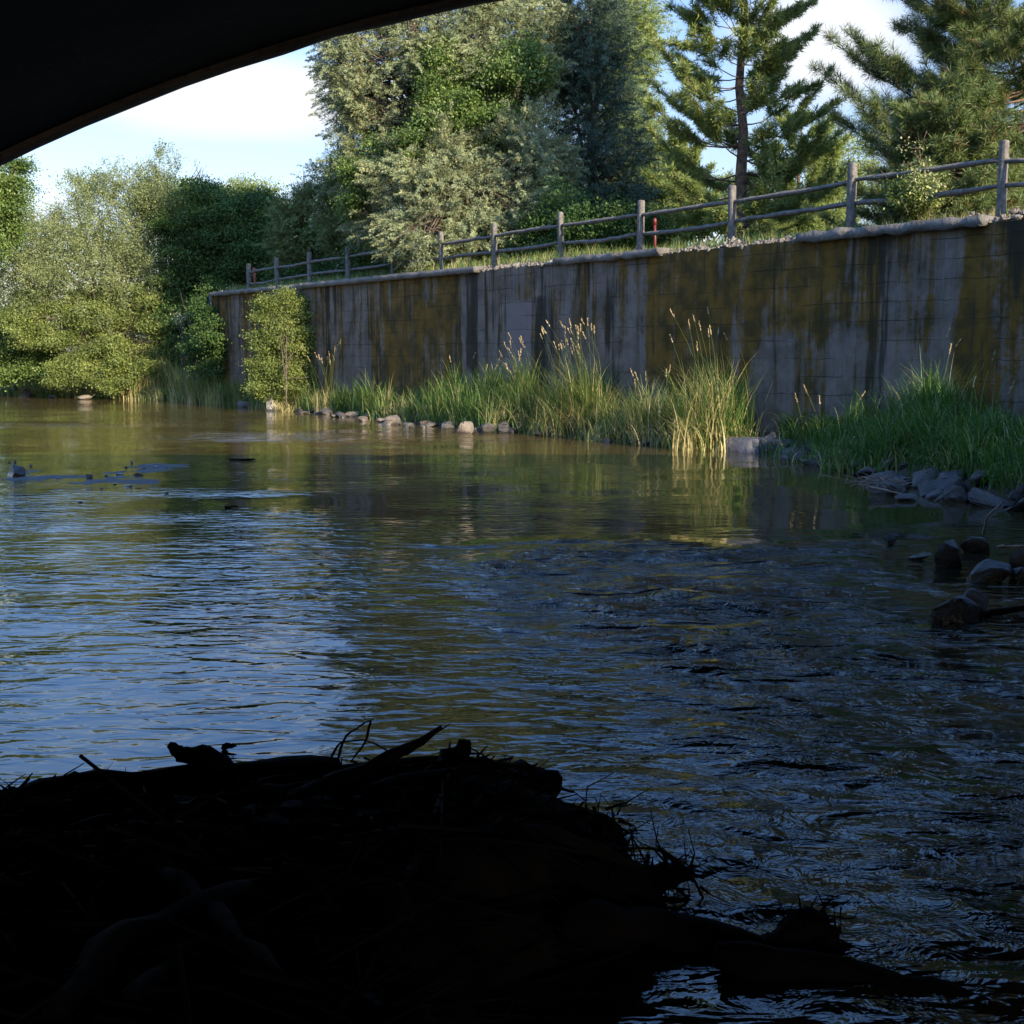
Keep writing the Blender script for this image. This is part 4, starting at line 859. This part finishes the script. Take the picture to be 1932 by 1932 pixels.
RR_ = [(325, 275, 110, 130, 'rock', 'squarish cracked boulder leaning by the wall footing'),
 (555, 330, 130, 90, 'rock', 'low dark boulder first in the row right of the wall footing'),
 (660, 345, 170, 70, 'rock', 'rounded pale topped boulder in the waterline row below the left shaded grass'),
 (765, 345, 60, 40, 'rock', None), (815, 340, 50, 40, 'rock', None), (860, 350, 50, 40, 'rock_brown', None), (915, 345, 120, 70, 'rock', None),
 (985, 385, 130, 90, 'rock', 'slanted boulder beneath the tip of the arching grass clump'), (1060, 360, 60, 60, 'rock', None),
 (1290, 420, 110, 100, 'rock', 'upright angular rock tucked under the grass, above the tilted slab'),
 (1330, 500, 210, 110, 'rock', 'tilted wedge-shaped slab in the middle of the right bank'),
 (1160, 480, 110, 60, 'rock', None), (1090, 540, 240, 95, 'rock', 'broad smooth boulder with a little dry debris heaped on its left'),
 (1180, 580, 150, 60, 'rock', 'pointed flat rock dipping into the water right of the broad smooth boulder'),
 (1380, 568, 150, 60, 'rock', 'flat rock at the waterline left of the peaked boulder'), (1500, 590, 160, 110, 'rock', 'peaked boulder with an undercut dark face at the waterline'),
 (1700, 615, 270, 105, 'rock', 'broadest flat boulder at the waterline near the right edge'), (1890, 600, 140, 115, 'rock', 'boulder cut by the right edge of the picture at the grass foot'),
 (1700, 520, 100, 50, 'rock_brown', None), (1600, 500, 80, 40, 'rock', None), (1440, 500, 70, 40, 'rock', None),
 (1100, 850, 110, 65, 'rock_dark', 'lone dark stone at the head of the riffle'),
 (1460, 1000, 180, 180, 'rock_dark', 'dark triangular boulder standing in the riffle on the right'), (1620, 900, 190, 100, 'rock', 'pale domed rock behind the dark triangular boulder'),
 (1270, 945, 150, 30, 'rock_dark', 'thin flat stone barely above water left of the dark triangular boulder'),
 (1905, 990, 140, 120, 'rock', 'blue-grey boulder in the water at the right edge'), (1700, 1085, 280, 115, 'rock_dark', 'long low dark boulder below the dark triangular one'),
 (1895, 1085, 120, 90, 'rock_dark', 'dark boulder at the right edge beside the long low one'),
 (1500, 1350, 270, 200, 'rock_dark', 'large black faceted boulder standing alone in the fast water'), (1620, 1290, 190, 140, 'rock', 'grey slab leaning on the back of the large black faceted boulder'),
 (1890, 1335, 110, 50, 'rock_dark', 'small stone at the right edge downstream of the large black boulder')]
for i, (a, b_, c_, d_, m_, lab) in enumerate(RR_):
    put(c1, .4658, a, b_, c_, d_, m_, lab or 'small rock wedged among the boulders under the shaded grass of the right bank', GR if not lab else None, i, sink=.5)
for i in range(46):
    s = R.uniform(-8, sx_(1520)); d = R.uniform(.0, 1.25); p = st2w(s, float(tshore(s)) + d); w_ = R.uniform(.25, .75); z0 = max(0, float(gz(s, float(tshore(s)) + d)))
    rock((p[0], p[1], z0 + w_ * .08), (w_, w_ * .75, w_ * .55), M['rock'], ('broad' if w_ > .5 else 'small') + ' grey rock in the jumble ' + ('between the wall footing and the first low shaded grass' if s > sx_(1560) else 'below the low shaded grass left of the tilted slab' if s > sx_(1680) else 'under the arching grass clump near the tilted slab' if s > sx_(1780) else 'below the grass hummock at the right edge'), GR, 300 + i, R.uniform(0, 3))
for i in range(34):
    s = R.uniform(sx_(1380), sx_(560)); d = R.uniform(-.35, .3); p = st2w(s, float(tshore(s)) + d); w_ = R.uniform(.25, .65); z0 = max(0, float(gz(s, float(tshore(s)) + d)))
    rock((p[0], p[1], z0 + w_ * .05), (w_, w_ * .75, w_ * .5), M['rock_brown' if i % 3 == 0 else 'rock'], ('tan' if i % 3 == 0 else 'grey') + ' waterline stone ' + ('beneath the large seed-headed reed clumps' if s < sx_(1010) else 'under the fresh green reed clumps at mid bank' if s < sx_(800) else 'between the white rock and the splayed grass clump'), 'small stones along the sunlit middle bank', 400 + i, R.uniform(0, 3))
c3 = crop(600, 750, .3623); GM = 'small stones along the sunlit middle bank'
for i, (a, b_, c_, d_, m_, lab) in enumerate([(545, 1252, 110, 150, 'rock_white', 'tall pointed white rock at the waterline below the lone shrub'), (315, 1222, 110, 50, 'rock_brown', 'flat tan rock at the waterline left of the white rock'),
 (760, 1262, 60, 40, 'rock', None), (850, 1265, 70, 20, 'rock', None), (970, 1285, 110, 50, 'rock', None), (1200, 1302, 120, 60, 'rock_brown', 'tan wedge of rock under dark grass left of the mid bank stones'),
 (1310, 1312, 70, 40, 'rock', None), (1520, 1352, 150, 60, 'rock_brown', 'flat topped tan stone, lowest at the mid bank waterline'), (1690, 1345, 95, 90, 'rock', 'upright lilac-grey stone beside the flat topped tan stone'),
 (1560, 1312, 90, 40, 'rock', None), (1810, 1375, 150, 40, 'rock_brown', 'long flat tan stone right of the upright lilac-grey stone'), (1400, 1335, 60, 25, 'rock', None), (700, 1245, 80, 60, 'rock', None), (1080, 1290, 60, 30, 'rock', None), (620, 1250, 50, 40, 'rock_brown', None)]):
    put(c3, .3623, a, b_, c_, d_, m_, lab or 'small stone half hidden under the grass along the middle bank waterline', GM if not lab else None, 50 + i, sink=.5)
c5 = crop(900, 700, .6211)
for i, (a, b_, c_, d_, m_, lab) in enumerate([(665, 872, 60, 50, 'rock_brown', 'reddish stone at the foot of the bright green reed clump'), (668, 893, 65, 30, 'rock', None), (755, 918, 115, 50, 'rock_brown', 'largest pale rounded rock of the mid bank row'),
 (830, 890, 60, 35, 'rock', None), (855, 918, 80, 42, 'rock', 'rounded grey rock just right of the largest pale rounded rock'), (925, 915, 60, 50, 'rock', None), (970, 915, 50, 25, 'rock', None), (735, 880, 70, 30, 'rock', None),
 (1540, 968, 70, 30, 'rock', 'lone stone in the dark hollow under the sunlit reed clumps'), (420, 838, 70, 30, 'rock', None), (60, 822, 60, 25, 'rock', None), (100, 828, 70, 25, 'rock', None), (1100, 930, 60, 20, 'rock_dark', None)]):
    put(c5, .6211, a, b_, c_, d_, m_, lab or 'small stone half hidden under the grass along the middle bank waterline', GM if not lab else None, 80 + i, sink=.5)
c2 = crop(0, 1050, .3106)
for i, (a, b_, c_, d_, m_, lab) in enumerate([(50, 345, 120, 85, 'rock', 'large bank boulder at the left edge under the dark green shrub'), (240, 362, 130, 60, 'rock', 'rounded bank boulder under the left end of the bright shrub'), (780, 388, 140, 35, 'rock_brown', 'flat tan rock under the right end of the bright shrub'),
 (500, 372, 90, 30, 'rock', 'low dark rock under the middle of the bright shrub'), (140, 335, 80, 50, 'rock_dark', 'dark rock between the two left bank boulders'),
 (145, 1115, 175, 120, 'rock_dark', 'dark pointed boulder standing in the river at the far left'), (845, 1128, 80, 38, 'rock_dark', 'small dark stone at the left tip of the gravel bar'),
 (1245, 992, 34, 26, 'rock_dark', None), (1350, 1048, 44, 20, 'rock_dark', None), (1470, 1032, 54, 16, 'rock_dark', None), (285, 1018, 34, 22, 'rock_dark', None), (85, 988, 30, 22, 'rock_dark', None), (140, 988, 22, 32, 'rock_dark', None),
 (960, 1232, 44, 14, 'rock_dark', None), (1570, 1280, 64, 22, 'rock_dark', 'dark stone alone in the water right of the gravel bar'), (765, 1358, 64, 14, 'rock_dark', 'flat stone breaking the surface below the gravel bar'), (1570, 1040, 26, 12, 'rock_dark', None),
 (1190, 1030, 24, 14, 'rock_dark', None), (1300, 1110, 90, 26, 'rock_dark', None), (1120, 1105, 60, 22, 'rock_dark', None), (1210, 1212, 90, 18, 'rock_dark', None), (1080, 1192, 50, 14, 'rock_dark', None), (1000, 1118, 40, 22, 'rock_dark', None), (560, 1132, 60, 10, 'rock_dark', None)]):
    put(c2, .3106, a, b_, c_, d_, m_, lab or 'tiny dark wet stone on the shallow gravel bar in the left of the river', 'small stones on the gravel bar' if not lab else None, 110 + i, sink=.6)

# ------------------------------------------------------------------ sticks in the water
def stick(pts, r, mat, label, name='stick', cat='stick', group=None, sides=6, rough=.15, r1=None, n=12):
    pts = np.array(pts, float); a = np.linspace(0, len(pts) - 1, n); P_ = np.stack([np.interp(a, range(len(pts)), pts[:, k]) for k in range(3)], 1)
    P_[1:-1] += R.normal(0, r * .14, (n - 2, 3))
    rr = np.linspace(r, r * .5 if r1 is None else r1, n); rr[-1] *= .55; rr[0] *= .6; rr[1:-1] *= R.uniform(.88, 1.12, n - 2)
    tb = Tubes(); tb.add(P_, rr, sides, R.uniform(.2, .8), rough)
    o = tb.build(name, mat); return tag(o, label, cat, group)
stick([onz(432, 868, .01), onz(482, 867, .02)], .035, M['log'], 'straight dark stick floating in the calm water at left centre')
stick([onz(418, 1409, .01), onz(446, 1407, .02)], .02, M['log'], 'tiny dark stick floating behind the log jam')
stick([onz(424, 1457 - 500, .01), onz(448, 955, .02)], .02, M['logpale'], 'short pale stick floating right of the gravel bar')
stick([onz(1640, 918, .15), onz(1720, 937, .05)], .02, M['twig'], 'thin pale twig lying on the broad smooth boulder, dipping to the water')
stick([onz(1855, 1010, .02), onz(1862, 975, .35), onz(1895, 945, .6)], .015, M['twig'], 'thin bent twig hanging from the right bank to the water')
stick([onz(1880, 1032, .04), onz(1945, 1030, .06)], .02, M['twig'], 'thin pale straight twig caught by the rocks at the right edge')
stick([onz(1830, 1162, .02), onz(1950, 1145, .06)], .035, M['log'], 'slim dark branch lying in the water right of the large black boulder')
o = thing('debris_nest', onz(1650, 905, .25), 'little heap of dry brown twigs caught on the broad smooth boulder', 'debris')
tb = Tubes(); c0 = onz(1655, 908, .33)
for k in range(60):
    a = c0 + R.normal(0, .18, 3) * [1.4, .8, .25]; tb.add([c0 + (a - c0) * .8, c0 + (a - c0) * .8 + R.normal(0, .15, 3) * [1, 1, .4]], [.006, .004], 3, R.uniform(.4, 1))
tb.build('twig_heap', M['twig'], o)

# ------------------------------------------------------------------ log jam in the foreground
def J(x, y, Y_): return aty(x, y, Y_)
nx, ny = 110, 80
gx = np.linspace(-4.6, 1.3, nx); gy = np.linspace(.4, 6.4, ny); Vm = []
def edge_x(y): return np.interp(y, [0, 2.5, 3.6, 4.0, 4.2, 4.5, 4.9, 5.2, 5.5, 5.8, 6.4], [.7, .35, .02, .1, .5, .8, .68, .5, .35, .05, -.6])
for x in gx:
    for y in gy:
        top = np.interp(y, [0, 2, 4, 4.8, 5.4, 6.0, 6.4], [.45, .48, .42, .34, .20, -.1, -.6])
        top += np.interp(x, [-4.6, -2.5, -1.0, .0, .3], [-.05, -.08, 0, .06, -.06]) * (1 if y > 4 else .5)
        ed = edge_x(y) - x; k = np.clip(ed / .5, -1, 1); z = -.5 + (top + .5) * max(0, math.sin(k * math.pi / 2)) if ed > 0 else -.5
        z += .10 * mnoise.fractal((x * 2.6, y * 2.6, 1), 1, 2, 4) * (1 if ed > 0 else 0)
        Vm.append((x, y, z))
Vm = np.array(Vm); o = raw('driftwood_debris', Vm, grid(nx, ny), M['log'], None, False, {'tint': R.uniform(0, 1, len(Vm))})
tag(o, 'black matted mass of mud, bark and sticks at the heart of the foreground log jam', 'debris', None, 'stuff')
def mz(x, y):
    i = int(np.clip(np.searchsorted(gx, x), 0, nx - 1)); j = int(np.clip(np.searchsorted(gy, y), 0, ny - 1)); return Vm[i * ny + j, 2]
tb = Tubes()
for k in range(4200):
    y = R.uniform(2.2, 5.9); x = R.uniform(-3.2, edge_x(y) - .03); a = R.normal(.35, .7); L_ = R.choice([.1, .2, .4, .8], p=[.4, .3, .2, .1]) * R.uniform(.7, 1.3); z = mz(x, y) + R.uniform(0, .05)
    if y > 4.3: L_ = min(L_, .2)
    e = np.array([math.cos(a) * L_, math.sin(a) * L_ * .8, R.normal(.0, .3) * L_]); p = np.array([x, y, z]); r_ = R.uniform(.003, .010)
    tb.add([p - e / 2, p + R.normal(0, .012, 3), p + e / 2], [r_, r_, r_ * .5], 4, R.uniform(0, 1))
for k in range(420):                                    # small sticks and bark poking out along the crest and the water's edge
    if k < 260: x = R.uniform(-2.6, .3); y = R.uniform(4.7, 5.35)
    else: y = R.uniform(3.9, 5.6); x = edge_x(y) - R.uniform(0, .15)
    L_ = R.uniform(.03, .16); z = mz(x, y) + .01; e = unit(R.normal(size=3) * [1, .7, .55] + [0, 0, .35]) * L_; p = np.array([x, y, z]); r_ = R.uniform(.002, .009)
    tb.add([p - e * .4, p + e * .4 + R.normal(0, .006, 3), p + e], [r_, r_ * .8, r_ * .3], 4, R.uniform(0, 1))
o2 = tb.build('driftwood_twigs', M['log']); tag(o2, 'tangle of small dark twigs strewn over the foreground log jam', 'twigs', None, 'stuff')
DW = 'driftwood'
def log(pts, r, label, r1=None, pale=False, n=14, sides=10, rough=.12, group=None, name='driftwood_log', cat='log'):
    return stick(pts, r, M['logpale' if pale else 'log'], label, name, cat, group, sides, rough, r1, n)
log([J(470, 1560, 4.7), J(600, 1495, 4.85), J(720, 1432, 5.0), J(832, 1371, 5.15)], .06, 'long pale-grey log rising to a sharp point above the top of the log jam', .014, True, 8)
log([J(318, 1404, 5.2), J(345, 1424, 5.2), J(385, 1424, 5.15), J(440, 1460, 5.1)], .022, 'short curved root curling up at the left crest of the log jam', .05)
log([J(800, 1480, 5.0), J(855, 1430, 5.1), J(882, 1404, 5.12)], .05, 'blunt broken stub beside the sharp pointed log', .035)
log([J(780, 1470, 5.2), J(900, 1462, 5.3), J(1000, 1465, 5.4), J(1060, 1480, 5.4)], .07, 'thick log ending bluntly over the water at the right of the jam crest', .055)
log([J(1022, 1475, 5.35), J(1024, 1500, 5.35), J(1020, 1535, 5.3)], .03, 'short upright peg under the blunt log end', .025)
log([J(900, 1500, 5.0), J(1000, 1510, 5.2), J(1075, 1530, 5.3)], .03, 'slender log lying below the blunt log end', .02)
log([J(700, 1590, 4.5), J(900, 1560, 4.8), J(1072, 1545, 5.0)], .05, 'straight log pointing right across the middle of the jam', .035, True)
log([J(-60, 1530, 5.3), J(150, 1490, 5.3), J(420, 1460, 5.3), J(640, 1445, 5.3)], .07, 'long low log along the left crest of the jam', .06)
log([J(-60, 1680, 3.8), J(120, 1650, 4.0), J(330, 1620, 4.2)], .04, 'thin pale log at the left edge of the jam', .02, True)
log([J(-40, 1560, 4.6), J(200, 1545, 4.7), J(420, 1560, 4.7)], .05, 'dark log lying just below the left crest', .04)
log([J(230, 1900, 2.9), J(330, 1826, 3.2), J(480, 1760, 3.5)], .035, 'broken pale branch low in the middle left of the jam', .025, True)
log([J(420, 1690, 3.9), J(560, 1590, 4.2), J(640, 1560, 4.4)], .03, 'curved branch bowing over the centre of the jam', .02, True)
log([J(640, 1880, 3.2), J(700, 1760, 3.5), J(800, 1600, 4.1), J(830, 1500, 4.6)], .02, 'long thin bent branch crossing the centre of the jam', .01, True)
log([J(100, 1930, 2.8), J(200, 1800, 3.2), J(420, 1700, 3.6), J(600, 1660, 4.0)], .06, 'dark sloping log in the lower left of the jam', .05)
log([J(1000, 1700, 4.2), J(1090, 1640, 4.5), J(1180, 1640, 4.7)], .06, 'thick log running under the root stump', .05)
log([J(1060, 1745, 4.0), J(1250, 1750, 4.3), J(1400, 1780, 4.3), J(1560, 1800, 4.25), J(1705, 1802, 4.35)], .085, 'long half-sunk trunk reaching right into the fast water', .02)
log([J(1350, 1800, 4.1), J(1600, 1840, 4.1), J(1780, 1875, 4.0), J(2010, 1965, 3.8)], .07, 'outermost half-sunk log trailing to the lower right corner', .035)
log([J(1150, 1700, 4.4), J(1220, 1650, 4.7), J(1300, 1655, 4.8)], .055, 'root arm with a frayed tip pointing over the water', .03)
def stump(pts, rads, label, spikes, spread=.1, name='root_stump'):
    c = np.array(pts[0]); o = thing(name, c, label, 'stump'); tb = Tubes()
    P_ = np.array(pts); a = np.linspace(0, len(P_) - 1, 14); Q_ = np.stack([np.interp(a, range(len(P_)), P_[:, k]) for k in range(3)], 1)
    tb.add(Q_, np.interp(a, range(len(P_)), rads), 12, .5, .22); tb.build('stem', M['log'], o)
    tb = Tubes()
    for k in range(spikes):
        q = Q_[int(R.integers(6, 14))] + R.normal(0, spread * .5, 3); e = q + R.normal(0, spread, 3) * [1.2, .8, 1]; tb.add([q, (q + e) / 2 + R.normal(0, .02, 3), e], [R.uniform(.003, .009), .003, .0015], 4, R.random())
    tb.build('rootlets', M['log'], o); return o
stump([J(1060, 1650, 4.5), J(1100, 1600, 4.7), J(1140, 1562, 4.8), J(1150, 1548, 4.8)], [.13, .12, .10, .06], 'jagged root stump standing up at the right shoulder of the jam', 46, .09)
stump([J(1180, 1680, 4.6), J(1240, 1655, 4.7), J(1275, 1650, 4.75)], [.05, .05, .05], 'frayed root ball at the tip of the root arm', 70, .08)
stump([J(1440, 1830, 4.2), J(1480, 1790, 4.25), J(1515, 1748, 4.3), J(1560, 1745, 4.3)], [.09, .075, .06, .045], 'hook-shaped stump rising from the half-sunk trunk', 40, .06)
stump([J(1540, 1830, 4.2), J(1560, 1790, 4.25), J(1570, 1745, 4.28)], [.06, .045, .03], 'small upright snag beside the hook-shaped stump', 26, .05)
# bare thin twigs against the water
for pts, lab in [([(635, 1440), (650, 1390), (690, 1362), (700, 1360)], 'fine twig arching above the crest, left of the pointed log'), ([(620, 1440), (640, 1400), (690, 1395), (740, 1420)], 'fine curved twig looping low above the crest'),
 ([(700, 1358), (690, 1400), (660, 1440)], 'fine straight twig meeting the arching one at its tip'), ([(765, 1425), (800, 1400), (850, 1365)], 'fine twig leaning beyond the pointed log'),
 ([(1170, 1600), (1230, 1600), (1290, 1625), (1310, 1645)], 'long fine root arching right from the root stump'), ([(1175, 1610), (1200, 1560)], 'short fine twig rising from the root stump'), ([(1300, 1640), (1330, 1700), (1370, 1750)], 'fine root trailing down right of the frayed root ball'),
 ([(100, 1490), (120, 1468), (150, 1480)], 'tiny twig at the far left of the crest')]:
    stick([J(a, b_, 5.0 if a < 1000 else 4.7) for a, b_ in pts], .006, M['log'], lab, 'twig', 'twig', None, 5, .1, .003)
for k in range(34):
    y = R.uniform(2.6, 5.5); x = R.uniform(-2.6, edge_x(y) - .25); a = R.normal(.35, .5); L_ = R.uniform(.5, 1.5); p = np.array([x, y, 0]); h = np.array([math.cos(a), math.sin(a) * .7, 0]) * L_ / 2
    A_, B_ = p - h, p + h; B_[0] = min(B_[0], edge_x(B_[1]) - .1)
    A_[2] = mz(A_[0], A_[1]) + .02; B_[2] = mz(B_[0], B_[1]) + .06; m_ = (A_ + B_) / 2; m_[2] = max(m_[2], mz(m_[0], m_[1]) + .03)
    r_ = R.uniform(.018, .055)
    log([A_, m_, B_], r_, 'dark driftwood branch lying in the black body of the log jam', r_ * R.uniform(.3, .8), R.random() < .3, group='branches in the dark body of the log jam', name='driftwood_branch', cat='branch', n=10, sides=8)
# object and face counts
print('SCENE BUILT', len(bpy.data.objects), sum(len(m.polygons) for m in bpy.data.meshes))
